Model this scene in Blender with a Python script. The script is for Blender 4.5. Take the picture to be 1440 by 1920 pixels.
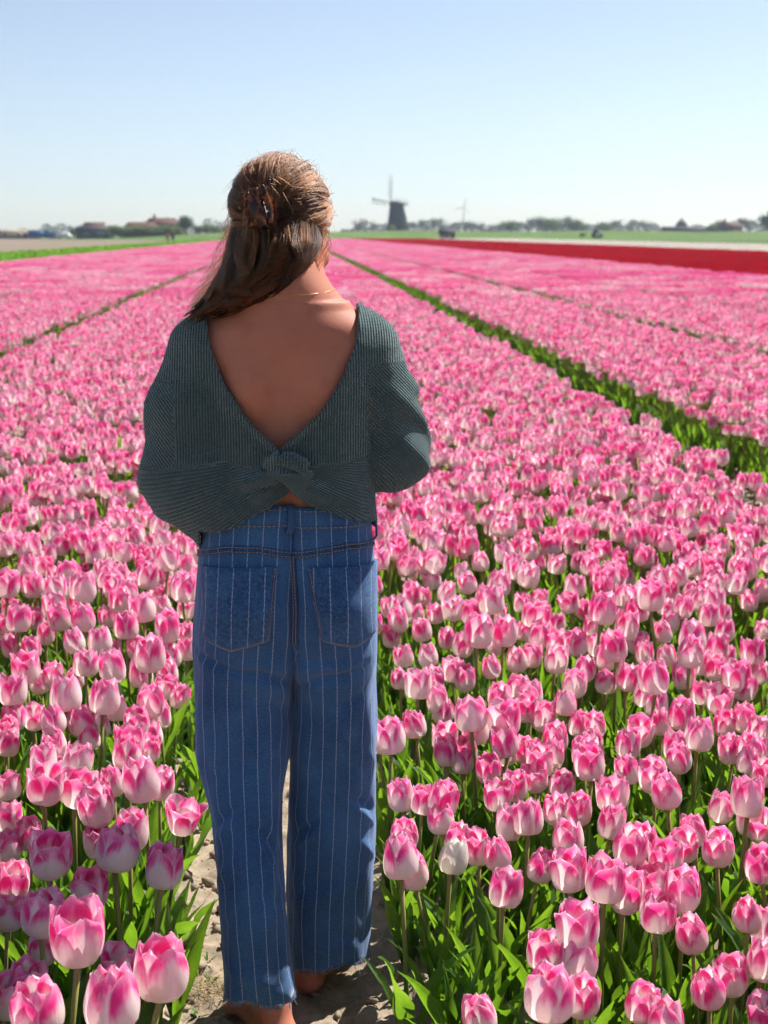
import bpy, math, random
import numpy as np
from mathutils import Vector, Matrix, Euler

S = bpy.context.scene
for o in list(bpy.data.objects):
    bpy.data.objects.remove(o)
COL = S.collection
R = math.radians

# ------------------------------------------------------------------ camera
CAM_H = 1.50
F_PX = 1920 * 50 / 36.0                      # focal length in photograph pixels (1440 x 1920)
PITCH = math.atan((960 - 438) / F_PX)        # horizon at row 438
YAW = math.atan((720 - 545) * math.cos(PITCH) / F_PX)   # rows of the field vanish at column 545
cam_d = bpy.data.cameras.new('camera')
cam_d.sensor_fit = 'VERTICAL'; cam_d.sensor_height = 36; cam_d.sensor_width = 27; cam_d.lens = 50
cam_d.clip_start = 0.05; cam_d.clip_end = 12000
cam_d.dof.use_dof = True; cam_d.dof.focus_distance = 2.62; cam_d.dof.aperture_fstop = 6.8
cam = bpy.data.objects.new('camera', cam_d); COL.objects.link(cam)
cam.location = (0, 0, CAM_H); cam.rotation_euler = (math.pi / 2 - PITCH, 0, -YAW)
S.camera = cam

# ------------------------------------------------------------------ light
SUN_AZ, SUN_EL = R(51), R(48)                # azimuth clockwise from the direction of the rows (+Y)
sunv = Vector((math.sin(SUN_AZ) * math.cos(SUN_EL), math.cos(SUN_AZ) * math.cos(SUN_EL), math.sin(SUN_EL)))
W = bpy.data.worlds.new('World'); S.world = W; W.use_nodes = True
wn = W.node_tree; wn.nodes.clear()
sky = wn.nodes.new('ShaderNodeTexSky'); sky.sky_type = 'NISHITA'; sky.sun_disc = False
sky.sun_elevation = SUN_EL; sky.sun_rotation = SUN_AZ
sky.altitude = 0; sky.air_density = 0.78; sky.dust_density = 0.36; sky.ozone_density = 2.7
wbg = wn.nodes.new('ShaderNodeBackground'); wbg.inputs[1].default_value = 0.0735
wo = wn.nodes.new('ShaderNodeOutputWorld')
whs = wn.nodes.new('ShaderNodeHueSaturation'); whs.inputs['Saturation'].default_value = 0.76; whs.inputs['Value'].default_value = 1.0
wn.links.new(sky.outputs[0], whs.inputs['Color']); wn.links.new(whs.outputs[0], wbg.inputs[0]); wn.links.new(wbg.outputs[0], wo.inputs[0])
sun_d = bpy.data.lights.new('sun', 'SUN'); sun_d.energy = 5.0; sun_d.angle = R(0.55); sun_d.color = (1.0, 0.955, 0.88)
sun = bpy.data.objects.new('sun', sun_d); COL.objects.link(sun)
sun.location = (20, 10, 30); sun.rotation_euler = sunv.to_track_quat('Z', 'Y').to_euler()
S.view_settings.view_transform = 'Standard'; S.view_settings.look = 'None'
S.view_settings.exposure = 0.88; S.view_settings.gamma = 1.0; S.view_settings.use_curve_mapping = False

S.render.engine = 'CYCLES'
S.cycles.use_denoising = True
try:
    S.cycles.denoiser = 'OPENIMAGEDENOISE'
    S.cycles.denoising_input_passes = 'RGB_ALBEDO_NORMAL'
    S.cycles.denoising_prefilter = 'FAST'
except Exception:
    pass
S.cycles.use_adaptive_sampling = True; S.cycles.adaptive_threshold = 0.035
S.cycles.max_bounces = 6; S.cycles.diffuse_bounces = 3; S.cycles.glossy_bounces = 2
S.cycles.transmission_bounces = 6; S.cycles.transparent_max_bounces = 8; S.cycles.volume_bounces = 0
S.cycles.sample_clamp_indirect = 6.0

# ------------------------------------------------------------------ pixel helpers (photograph pixels -> places)
_f = Vector((math.sin(YAW) * math.cos(PITCH), math.cos(YAW) * math.cos(PITCH), -math.sin(PITCH)))
_r = Vector((math.cos(YAW), -math.sin(YAW), 0))
_u = _r.cross(_f)
def ray(px, py):
    return _f + _r * ((px - 720) / F_PX) + _u * ((960 - py) / F_PX)
def at_y(px, py, Y):
    d = ray(px, py); t = Y / d.y
    return Vector((d.x * t, Y, CAM_H + d.z * t))
def at_z(px, py, z):
    d = ray(px, py); t = (z - CAM_H) / d.z
    return Vector((d.x * t, d.y * t, z))
def proj(p):
    v = Vector((p[0], p[1], p[2] - CAM_H)); D = v.dot(_f)
    return 720 + v.dot(_r) / D * F_PX, 960 - v.dot(_u) / D * F_PX, D

# ------------------------------------------------------------------ object helpers
def tag(o, label=None, cat=None, group=None, kind=None):
    if label: o['label'] = label
    if cat: o['category'] = cat
    if group: o['group'] = group
    if kind: o['kind'] = kind
    return o
def empty(name, loc=(0, 0, 0), rz=0.0, parent=None):
    o = bpy.data.objects.new(name, None); COL.objects.link(o)
    o.location = loc; o.rotation_euler = (0, 0, rz); o.empty_display_size = 0.1
    if parent: o.parent = parent
    return o
def make_mesh(name, verts, faces, mat=None, uv=None, smooth=True, mats=None, mat_idx=None, attrs=None):
    me = bpy.data.meshes.new(name)
    verts = np.asarray(verts, np.float32).reshape(-1, 3)
    if isinstance(faces, np.ndarray):
        nf, k = faces.shape
        idx = faces.astype(np.int32).ravel(); starts = np.arange(0, nf * k, k, dtype=np.int32)
    else:
        idx = np.array([i for f in faces for i in f], np.int32)
        ln = np.array([len(f) for f in faces], np.int32)
        starts = np.concatenate([[0], np.cumsum(ln)[:-1]]).astype(np.int32); nf = len(faces)
    me.vertices.add(len(verts)); me.vertices.foreach_set('co', verts.ravel())
    me.loops.add(len(idx)); me.loops.foreach_set('vertex_index', idx)
    me.polygons.add(nf); me.polygons.foreach_set('loop_start', starts)
    if smooth: me.polygons.foreach_set('use_smooth', np.ones(nf, bool))
    if mat_idx is not None: me.polygons.foreach_set('material_index', np.asarray(mat_idx, np.int32))
    if uv is not None:
        l = me.uv_layers.new(name='UVMap')
        l.data.foreach_set('uv', np.asarray(uv, np.float32)[idx].ravel())
    for k_, v_ in (attrs or {}).items():
        a = me.attributes.new(k_, 'FLOAT', 'POINT'); a.data.foreach_set('value', np.asarray(v_, np.float32))
    me.update(calc_edges=True); me.validate()
    for m in (mats or ([mat] if mat else [])): me.materials.append(m)
    return me
def obj(name, me, parent=None, loc=None, rot=None, scale=None):
    o = bpy.data.objects.new(name, me); COL.objects.link(o)
    if parent: o.parent = parent
    if loc is not None: o.location = loc
    if rot is not None: o.rotation_euler = rot
    if scale is not None: o.scale = scale
    return o
class MB:
    """collects simple solids in one mesh"""
    def __init__(s): s.v = []; s.f = []; s.uv = []
    def add(s, v, f, uv=None):
        b = len(s.v); s.v += [tuple(p) for p in v]; s.f += [tuple(i + b for i in q) for q in f]
        s.uv += list(uv) if uv is not None else [(0, 0)] * len(v)
        return s
    def box(s, x0, x1, y0, y1, z0, z1):
        v = [(x, y, z) for z in (z0, z1) for y in (y0, y1) for x in (x0, x1)]
        return s.add(v, [(0, 2, 3, 1), (4, 5, 7, 6), (0, 1, 5, 4), (2, 6, 7, 3), (0, 4, 6, 2), (1, 3, 7, 5)])
    def tube(s, pts, rad, n=8, cap=True):
        pts = [Vector(p) for p in pts]; m = len(pts)
        rad = [rad] * m if not hasattr(rad, '__len__') else rad
        up = Vector((0, 0, 1)); v = []; uv = []
        for i in range(m):
            t = (pts[min(i + 1, m - 1)] - pts[max(i - 1, 0)]).normalized()
            if abs(t.dot(up)) > .95: up = Vector((1, 0, 0)) if abs(t.x) < .9 else Vector((0, 1, 0))
            a = t.cross(up).normalized(); b = a.cross(t).normalized(); up = b
            for k in range(n):
                q = 2 * math.pi * k / n
                v.append(pts[i] + (a * math.cos(q) + b * math.sin(q)) * rad[i]); uv.append((k / n, i / max(1, m - 1)))
        f = [(i * n + k, i * n + (k + 1) % n, (i + 1) * n + (k + 1) % n, (i + 1) * n + k) for i in range(m - 1) for k in range(n)]
        if cap:
            f += [tuple(range(n - 1, -1, -1)), tuple((m - 1) * n + k for k in range(n))]
        return s.add(v, f, uv)
    def grid(s, P, U=None):
        P = np.asarray(P); a, b = P.shape[:2]
        f = [(i * b + j, i * b + j + 1, (i + 1) * b + j + 1, (i + 1) * b + j) for i in range(a - 1) for j in range(b - 1)]
        return s.add(P.reshape(-1, 3), f, None if U is None else np.asarray(U).reshape(-1, 2))
    def mesh(s, name, mat, smooth=True): return make_mesh(name, s.v, s.f, mat, s.uv, smooth)
    def build(s, name, mat, parent=None, smooth=False, **k): return obj(name, s.mesh(name, mat, smooth), parent, **k)
def shift(me_obj, origin):
    """move the origin of a top-level mesh object to origin without moving its geometry"""
    me_obj.data.transform(Matrix.Translation(-Vector(origin))); me_obj.location = origin
    return me_obj

# ------------------------------------------------------------------ noise for geometry
_hr = np.random.RandomState(7); _perm = _hr.rand(64, 64, 64).astype(np.float32)
def vnoise(p):
    p = np.asarray(p, np.float32); i = np.floor(p).astype(int); f = p - i; f = f * f * (3 - 2 * f)
    out = 0
    for dx in (0, 1):
        for dy in (0, 1):
            for dz in (0, 1):
                w = (f[..., 0] if dx else 1 - f[..., 0]) * (f[..., 1] if dy else 1 - f[..., 1]) * (f[..., 2] if dz else 1 - f[..., 2])
                out = out + w * _perm[(i[..., 0] + dx) % 64, (i[..., 1] + dy) % 64, (i[..., 2] + dz) % 64]
    return out * 2 - 1
def fbm(p, oct=4, gain=.5):
    p = np.asarray(p, np.float32); a = 1.0; s = 0
    for k in range(oct):
        s = s + a * vnoise(p * (2.03 ** k) + 11.3 * k); a *= gain
    return s

# ------------------------------------------------------------------ material helpers
class Mat:
    def __init__(s, name):
        s.m = bpy.data.materials.new(name); s.m.use_nodes = True
        s.t = s.m.node_tree; s.t.nodes.clear(); s.out = s.t.nodes.new('ShaderNodeOutputMaterial')
    def n(s, typ, ins=None, **props):
        nd = s.t.nodes.new('ShaderNode' + typ)
        for k, v in props.items(): setattr(nd, k, v)
        for k, v in (ins or {}).items(): s.set(nd.inputs[k], v)
        return nd
    def set(s, sock, v):
        if isinstance(v, bpy.types.NodeSocket): s.t.links.new(v, sock)
        elif isinstance(v, bpy.types.Node): s.t.links.new(v.outputs[0], sock)
        else:
            if hasattr(v, '__len__') and len(v) == 3 and sock.type == 'RGBA': v = (*v, 1)
            sock.default_value = v
    def math(s, op, a, b=0.0, c=0.0, clamp=False):
        return s.n('Math', {0: a, 1: b, 2: c}, operation=op, use_clamp=clamp).outputs[0]
    def mix(s, fac, a, b, blend='MIX'):
        nd = s.n('Mix', data_type='RGBA', blend_type=blend)
        s.set(nd.inputs[0], fac); s.set(nd.inputs[6], a); s.set(nd.inputs[7], b)
        return nd.outputs[2]
    def step(s, x, a, b):
        return s.n('MapRange', {0: x, 1: a, 2: b, 3: 0.0, 4: 1.0}, interpolation_type='SMOOTHSTEP').outputs[0]
    def noise(s, vec, scale, detail=3.0, rough=.55, out=0):
        ins = {'Scale': scale, 'Detail': detail, 'Roughness': rough}
        if vec is not None: ins['Vector'] = vec
        return s.n('TexNoise', ins).outputs[out]
    def attr(s, name, out='Fac'): return s.n('Attribute', attribute_name=name).outputs[out]
    def uvxy(s):
        x = s.n('SeparateXYZ', {0: s.n('TexCoord').outputs['UV']}); return x.outputs[0], x.outputs[1]
    def coord(s, k='Object'): return s.n('TexCoord').outputs[k]
    def rnd(s): return s.n('ObjectInfo').outputs['Random']
    def bump(s, h, strength=.5, dist=.01): return s.n('Bump', {'Height': h, 'Strength': strength, 'Distance': dist}).outputs[0]
    def pbr(s, color, rough=.6, spec=.4, normal=None, **k):
        ins = {'Base Color': color, 'Roughness': rough, 'Specular IOR Level': spec}
        if normal is not None: ins['Normal'] = normal
        for a, b in k.items(): ins[a.replace('_', ' ')] = b
        return s.n('BsdfPrincipled', ins).outputs[0]
    def done(s, shader):
        s.set(s.out.inputs[0], shader); return s.m
def simple(name, col, rough=.7, spec=.3, var=.25, scale=8.0, bump=0.0):
    m = Mat(name); c = m.coord(); nz = m.noise(c, scale, 5)
    a = tuple(x * (1 - var) for x in col); b = tuple(min(1, x * (1 + var)) for x in col)
    nrm = m.bump(nz, bump, .05) if bump else None
    return m.done(m.pbr(m.mix(nz, a, b), rough, spec, nrm))
# ================================================================== ground, path, fields
rs = np.random.RandomState(3); random.seed(3)

def soil_mat(name, dry, dark, k=1.0):
    m = Mat(name); c = m.coord()
    n1 = m.noise(c, 9, 6, .65); n2 = m.noise(c, 70, 5, .7); n3 = m.noise(c, 2.2, 3)
    f = m.math('ADD', m.math('MULTIPLY', n1, .6), m.math('MULTIPLY', n2, .45))
    col = m.mix(m.step(f, .32, .72), dark, dry)
    col = m.mix(m.math('MULTIPLY', m.step(n3, .45, .7), .35), col, tuple(x * .72 for x in dry))
    h = m.math('ADD', m.math('MULTIPLY', n1, .5), m.math('MULTIPLY', n2, .5))
    return m.done(m.pbr(col, .95, .15, m.bump(h, .8 * k, .012)))
SOIL = soil_mat('dry_soil', (.40, .325, .24), (.21, .16, .11))
SOIL_D = soil_mat('field_soil', (.30, .24, .17), (.17, .13, .09))

FAR = 6000
ground = make_mesh('ground', [(-FAR, -40, -.05), (FAR, -40, -.05), (FAR, FAR * 1.6, -.05), (-FAR, FAR * 1.6, -.05)], [(0, 1, 2, 3)], None)
gm = Mat('meadow'); _c = gm.coord()
ground.materials.append(gm.done(gm.pbr(gm.mix(gm.noise(_c, .02, 5), (.05, .095, .022), (.085, .13, .03)), .95, .1)))
tag(obj('ground', ground), kind='structure')

# bed soil under the tulips
tag(obj('field_soil', make_mesh('field_soil', [(-11.6, -3, -.03), (52, -3, -.03), (52, 333, -.03), (-11.6, 333, -.03)], [(0, 1, 2, 3)], SOIL_D)), kind='structure')

# trodden path the woman stands on: clods and hollows are geometry
nx, ny = 92, 720
gx, gy = np.meshgrid(np.linspace(-.46, .46, nx), np.linspace(.9, 9.4, ny))
pz = fbm(np.stack([gx * 9, gy * 9, gx * 0], -1), 3) * .011 + np.abs(fbm(np.stack([gx * 34, gy * 34, gx * 0 + 5], -1), 3)) * .011
pz += np.maximum(0, fbm(np.stack([gx * 16, gy * 16, gx * 0 + 9], -1), 2) - .35) * .035
pz = pz - .018 + .022 * np.clip((np.abs(gx) - .12) / .2, 0, 1)
pz[:, 0] = pz[:, -1] = -.045; pz[0] = pz[-1] = -.045
P = np.stack([gx, gy, pz], -1).reshape(-1, 3)
ii = np.arange(ny * nx).reshape(ny, nx)
F = np.stack([ii[:-1, :-1], ii[:-1, 1:], ii[1:, 1:], ii[1:, :-1]], -1).reshape(-1, 4)
path_z = pz
def path_height(x, y):
    j = int(np.clip((x + .46) / .92 * (nx - 1), 0, nx - 1)); i = int(np.clip((y - .9) / 8.5 * (ny - 1), 0, ny - 1))
    return float(path_z[i, j])
tag(obj('path', make_mesh('path', P, F, SOIL)), kind='structure')

# loose crumbs and clods of earth on the path
cv, cf = [], []
ico_v = [(-.53, 0, .85), (.53, 0, .85), (-.53, 0, -.85), (.53, 0, -.85), (0, .85, .53), (0, .85, -.53), (0, -.85, .53), (0, -.85, -.53), (.85, .53, 0), (-.85, .53, 0), (.85, -.53, 0), (-.85, -.53, 0)]
ico_f = [(0, 1, 4), (0, 4, 9), (9, 4, 5), (4, 8, 5), (4, 1, 8), (8, 1, 10), (8, 10, 3), (5, 8, 3), (5, 3, 2), (2, 3, 7), (7, 3, 10), (7, 10, 6), (7, 6, 11), (11, 6, 0), (0, 6, 1), (6, 10, 1), (9, 11, 0), (9, 2, 11), (9, 5, 2), (7, 11, 2)]
ico_v = np.array(ico_v)
for k in range(2600):
    x = rs.uniform(-.42, .42); y = 1.2 + rs.rand() ** 1.7 * 5; r = .0025 + .016 * rs.rand() ** 4
    if k < 60: r = rs.uniform(.012, .026)
    v = ico_v * (1 + .35 * rs.randn(12, 1)) * np.array([1, rs.uniform(.7, 1.2), rs.uniform(.5, .8)]) * r
    a = rs.rand() * 6.28; c_, s_ = math.cos(a), math.sin(a)
    v = v @ np.array([[c_, s_, 0], [-s_, c_, 0], [0, 0, 1]]) + np.array([x, y, path_height(x, y) + r * .3])
    b = len(cv) * 12; cv.append(v); cf.append(np.array(ico_f) + b)
clods = obj('soil_crumbs', make_mesh('soil_crumbs', np.concatenate(cv), np.concatenate(cf), SOIL, smooth=False))
tag(clods, 'loose crumbs and clods of dry earth on the path', 'soil', kind='stuff')

# grass verge beyond the left edge of the pink field, bare field behind it
GRASS = Mat('verge_grass'); _u2, _v2 = GRASS.uvxy(); _oi = GRASS.noise(GRASS.coord(), .35, 3)
_gc = GRASS.mix(_oi, (.06, .17, .012), (.13, .27, .025))
GRASS = GRASS.done(GRASS.n('MixShader', {0: .45, 1: GRASS.pbr(_gc, .5, .3), 2: GRASS.n('BsdfTranslucent', {0: (.24, .50, .03)})}).outputs[0])
YEL = simple('yellow_flower', (.75, .55, .03), .6)
tag(obj('verge', make_mesh('verge', [(-21, -3, -.02), (-11.6, -3, -.02), (-11.6, 340, -.02), (-21, 340, -.02)], [(0, 1, 2, 3)], simple('verge_ground', (.07, .13, .025), .9, .1, .3, 1.5))), kind='structure')
gv = []; gf = []; gmi = []
for k in range(26000):
    y = 26 + 300 * rs.rand() ** 1.9; x = rs.uniform(-20.5, -11.9)
    h = rs.uniform(.12, .32) * (1.0 if rs.rand() > .03 else 1.25); w = .02 + .0012 * y
    a = rs.rand() * 6.28; dx, dy = math.cos(a) * w, math.sin(a) * w; lx, ly = rs.randn(2) * .14
    b = len(gv)
    gv += [(x - dx, y - dy, -.02), (x + dx, y + dy, -.02), (x + dx * .6 + lx * .5, y + dy * .6 + ly * .5, h * .6), (x - dx * .6 + lx * .5, y - dy * .6 + ly * .5, h * .6), (x + lx, y + ly, h)]
    gf += [(b, b + 1, b + 2, b + 3), (b + 3, b + 2, b + 4)]; yl = rs.rand() < (.06 if 50 < y < 160 else .012); gmi += [0, 1 if yl else 0]
tag(obj('verge_grass', make_mesh('verge_grass', gv, gf, mats=[GRASS, YEL], mat_idx=gmi)), 'tall bright green grass strip along the left edge of the pink field', 'grass', kind='stuff')
tag(obj('bare_field', make_mesh('bare_field', [(-700, -3, -.015), (-21, -3, -.015), (-21, 420, -.015), (-700, 420, -.015)], [(0, 1, 2, 3)], simple('bare_field_soil', (.21, .165, .125), .95, .1, .22, .25))), kind='structure')

# low green dyke closing the fields
dk = MB(); prof = [(336, -.04), (348, .35), (366, 1.0), (384, 1.8), (404, 2.15), (425, 2.0), (460, .1)]
xs = np.linspace(-60, 900, 120)
G_ = np.zeros((len(prof), len(xs), 3))
for i, (y, z) in enumerate(prof):
    for j, x in enumerate(xs):
        k_ = np.clip((x + 60) / 60, 0, 1); k_ = k_ * k_ * (3 - 2 * k_)
        G_[i, j] = (x, y + .03 * x + 4 * math.sin(x * .03), z * k_ * (1 + .08 * math.sin(x * .11 + i)) if z > 0 else z)
dk.grid(G_)
dm = Mat('dyke_grass'); c_ = dm.coord()
dmap = dm.n('Mapping', {'Vector': c_, 'Scale': (.3, 1.2, 1.0)}).outputs[0]
dcol = dm.mix(dm.step(dm.noise(dmap, .35, 5, .7), .35, .7), (.055, .12, .028), (.15, .20, .045))
tag(dk.build('dyke', dm.done(dm.pbr(dcol, .95, .1, dm.bump(dm.noise(c_, .8, 4), .6, .4))), smooth=True), kind='structure')
# ================================================================== tulips
def petal_mat(name, cream, pale, deep, rim, trans=.46, lift=0.0):
    m = Mat(name); u, v = m.uvxy(); r = m.rnd()
    c = m.math('ABSOLUTE', m.math('SUBTRACT', m.math('MULTIPLY', u, 2), 1))
    cb = m.n('CombineXYZ', {0: m.math('MULTIPLY', u, 14), 1: m.math('MULTIPLY', v, 2.2), 2: m.math('MULTIPLY', r, 40)}).outputs[0]
    streak = m.noise(cb, 1.0, 4, .6)
    cb2 = m.n('CombineXYZ', {0: m.math('MULTIPLY', u, 2.5), 1: m.math('MULTIPLY', v, 2.5), 2: m.math('MULTIPLY', r, 90)}).outputs[0]
    blot = m.noise(cb2, 1.0, 2, .5)
    x = m.math('ADD', v, m.math('MULTIPLY', m.math('SUBTRACT', streak, .5), .34))
    x = m.math('ADD', x, m.math('MULTIPLY', m.math('SUBTRACT', blot, .5), .55))
    x = m.math('ADD', x, m.math('MULTIPLY', c, .40))
    x = m.math('ADD', x, m.math('MULTIPLY', m.math('SUBTRACT', r, .5), .30))
    x = m.math('ADD', x, lift)
    hue = m.math('FRACT', m.math('MULTIPLY', r, 7.31))
    pale = m.mix(hue, pale, tuple(min(1, q * k_) for q, k_ in zip(pale, (1.0, 1.16, 1.06)))) if isinstance(pale, tuple) else pale
    col = m.mix(m.step(x, .38, .66), cream, pale)
    deepf = m.math('MULTIPLY', m.step(x, .50, .80), m.math('SUBTRACT', 1.0, m.math('MULTIPLY', m.step(v, .70, .98), .55)))
    col = m.mix(deepf, col, deep)
    rimf = m.math('MAXIMUM', m.step(c, .86, .99), m.step(v, .965, 1.0))
    col = m.mix(m.math('MULTIPLY', rimf, .75), col, rim)
    h = m.math('ADD', m.noise(cb, 2.6, 3, .6), m.math('MULTIPLY', c, .3))
    nrm = m.bump(h, .22, .004)
    d = m.pbr(col, .42, .35, nrm, Sheen_Weight=.08, Sheen_Roughness=.4)
    tcol = m.mix(1.0, col, (1.0, .93, .95), 'MULTIPLY')
    t = m.n('BsdfTranslucent', {'Color': tcol, 'Normal': nrm}).outputs[0]
    return m.done(m.n('MixShader', {0: trans, 1: d, 2: t}).outputs[0])
PETAL = petal_mat('pink_petal', (.95, .88, .82), (.96, .54, .70), (.90, .050, .34), (.97, .83, .89), lift=-.20)
PETAL_W = petal_mat('white_petal', (.86, .84, .72), (.86, .84, .74), (.86, .80, .72), (.88, .86, .80))
PETAL_R = petal_mat('red_petal', (.70, .0004, .024), (.70, .0004, .026), (.58, .0004, .018), (.74, .002, .03), .40)

lm = Mat('tulip_leaf'); lu, lv = lm.uvxy(); lr = lm.rnd()
vein = lm.noise(lm.n('CombineXYZ', {0: lm.math('MULTIPLY', lu, 26), 1: lm.math('MULTIPLY', lv, 1.2), 2: lm.math('MULTIPLY', lr, 30)}).outputs[0], 1.0, 3)
patch = lm.noise(lm.coord(), 14, 3)
lc = lm.mix(lm.step(patch, .3, .75), (.038, .098, .020), (.072, .160, .028))
lc = lm.mix(lm.math('MULTIPLY', vein, .35), lc, (.11, .21, .06))
lc = lm.mix(lm.math('MULTIPLY', lm.step(lv, .93, 1.0), .6), lc, (.30, .28, .08))
lt = lm.mix(lm.step(patch, .3, .75), (.20, .42, .015), (.33, .58, .03))
lnrm = lm.bump(vein, .35, .004)
LEAF = lm.done(lm.n('MixShader', {0: .42, 1: lm.pbr(lc, .38, .45, lnrm), 2: lm.n('BsdfTranslucent', {0: lt, 1: lnrm}).outputs[0]}).outputs[0])
sm = Mat('tulip_stem'); _su, _sv = sm.uvxy()
STEM = sm.done(sm.pbr(sm.mix(sm.step(_sv, .25, 1.0), (.10, .17, .03), (.27, .25, .07)), .45, .35, None))

def cint(x, xp, fp):
    """smooth interpolation through control values"""
    xp = np.asarray(xp, float); fp = np.asarray(fp, float); m = np.gradient(fp, xp)
    x = np.clip(x, xp[0], xp[-1]); i = np.clip(np.searchsorted(xp, x, side='right') - 1, 0, len(xp) - 2)
    h = xp[i + 1] - xp[i]; t = (x - xp[i]) / h
    return ((2 * t**3 - 3 * t**2 + 1) * fp[i] + (t**3 - 2 * t**2 + t) * h * m[i] + (-2 * t**3 + 3 * t**2) * fp[i + 1] + (t**3 - t**2) * h * m[i + 1])

def petal_grid(rg, phi, outer, H, Rr, flare, nv, nu):
    V = np.linspace(0, 1, nv) ** .92; U = np.linspace(-1, 1, nu)
    v, u = np.meshgrid(V, U, indexing='ij')
    fl = flare * rg.uniform(.6, 1.4) + (.0 if outer else -.04); Hh = H * (1 + rg.uniform(-.06, .06)) * (1.0 if outer else 1.04)
    rr = cint(v, [0, .08, .2, .4, .6, .8, 1], [.10, .58, .86, 1.0, .975 + fl * .35, .87 + fl, .74 + fl * 1.9]) * Rr * (1.0 if outer else .90)
    z = cint(v, [0, .08, .2, .4, .6, .8, 1], [0, .025, .13, .36, .58, .80, 1]) * Hh
    wd = rg.uniform(.92, 1.08)
    ha = cint(v, [0, .2, .5, .72, .86, .95, 1], [.85, .98, 1.08, .98, .76, .50, .16]) * wd * (1.0 if outer else .92)
    tw = rg.uniform(-.12, .12)
    a = phi + u * ha + tw * v
    rr = rr * (1 + .05 * u * np.sign(rg.rand() - .3)) * (1 - .07 * u**2 * (1 - v))
    curl = rg.uniform(-.10, .16)
    rr = rr + Rr * curl * np.abs(u)**2.5 * np.clip(v - .45, 0, 1) * 1.4
    ph1, ph2 = rg.rand(2) * 6.28
    rr = rr + Rr * .035 * np.sin(u * 4.2 + ph1) * v + Rr * .05 * np.sin(v * 5 + ph2) * v * np.abs(u)
    z = z - Hh * .05 * np.abs(u)**2 * v + Hh * .018 * np.sin(u * 6 + ph2) * v**3
    dip = rg.uniform(0, .03)
    z = z - Hh * dip * np.exp(-(u / .16)**2) * np.clip((v - .85) / .15, 0, 1)
    P = np.stack([rr * np.cos(a), rr * np.sin(a), z], -1)
    UV = np.stack([(u + 1) / 2, v], -1)
    return P, UV

def leaf_grid(rg, az, L, Wd, z0, lean0, lean1, nl, nw, twist, wave):
    t = np.linspace(0, 1, nl); lean = lean0 + (lean1 - lean0) * t**1.6
    ds = L / (nl - 1); x = np.concatenate([[0], np.cumsum(np.sin(lean[:-1]) * ds)]); z = z0 + np.concatenate([[0], np.cumsum(np.cos(lean[:-1]) * ds)])
    side = rg.uniform(-.5, .5) * .25 * L * t**2
    w = Wd * cint(t, [0, .12, .35, .6, .85, 1], [.35, .62, 1.0, .86, .36, .015])
    U = np.linspace(-1, 1, nw); P = np.zeros((nl, nw, 3))
    ph = rg.rand() * 6.28
    for i in range(nl):
        tx = Vector((math.sin(lean[i]), 0, math.cos(lean[i]))); sd = Vector((0, 1, 0)); nn = tx.cross(sd)
        q = twist * t[i]; s2 = sd * math.cos(q) + nn * math.sin(q); n2 = nn * math.cos(q) - sd * math.sin(q)
        for j, u in enumerate(U):
            cup = -(1 - abs(u)**1.3) * w[i] * (.75 - .5 * t[i]) + wave * w[i] * math.sin(t[i] * 11 + ph + u) * abs(u) * .5
            p = Vector((x[i] + .004, side[i], z[i])) + s2 * (u * w[i] * (.9)) + n2 * cup
            P[i, j] = p
    c, s = math.cos(az), math.sin(az); P = P @ np.array([[c, s, 0], [-s, c, 0], [0, 0, 1]])
    UV = np.stack(np.meshgrid(t, (U + 1) / 2, indexing='ij')[::-1], -1)
    return P, UV

HEAD_Z = .345      # height of the base of the flower above the soil
def tulip_parts(seed, fine=True, H=.076, Rr=.0345, flare=0.0):
    """list of (name, P grid, UV grid) or tube; the flower sits on the stem's end"""
    rg = np.random.RandomState(seed)
    hz = HEAD_Z + rg.uniform(-.01, .01); lean = rg.uniform(0, .035); la = rg.rand() * 6.28
    tip = np.array([lean * math.cos(la), lean * math.sin(la), hz])
    stem = [(0, 0, -.03), tuple(tip * np.array([.15, .15, .35])), tuple(tip * np.array([.5, .5, .7])), tuple(tip + np.array([0, 0, .004]))]
    out = [('stem', stem, [.0052, .0047, .0042, .0046])]
    tilt = Euler((rg.normal(0, .14), rg.normal(0, .14), rg.rand() * 6.28)).to_matrix(); T = np.array(tilt)
    nv, nu = (10, 9) if fine else (6, 5)
    for k in range(6):
        outer = k % 2 == 0
        P, UV = petal_grid(rg, k * math.pi / 3 + rg.uniform(-.1, .1), outer, H, Rr, flare, nv, nu)
        out.append(('petal', P @ T.T + tip, UV))
    nl = rg.choice([3, 3, 4]); a0 = rg.rand() * 6.28
    for k in range(nl):
        big = k < 2
        L = rg.uniform(.22, .31) if big else rg.uniform(.15, .22); Wd = rg.uniform(.019, .028) if big else rg.uniform(.010, .016)
        P, UV = leaf_grid(rg, a0 + k * 2.4 + rg.uniform(-.4, .4), L, Wd, rg.uniform(0, .04) if big else rg.uniform(.05, .13), rg.uniform(.05, .3), rg.uniform(.5, 1.35), 11 if fine else 6, 5 if fine else 3, rg.uniform(-1.1, 1.1), rg.uniform(.3, 1.0))
        out.append(('leaf', P, UV))
    return out

def part_mesh(name, p, petal=PETAL, n=7):
    mb = MB()
    if name == 'stem': mb.tube(p[1], p[2], n)
    else: mb.grid(p[1], p[2])
    return mb.mesh(name, {'stem': STEM, 'leaf': LEAF, 'petal': petal}[name])

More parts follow.
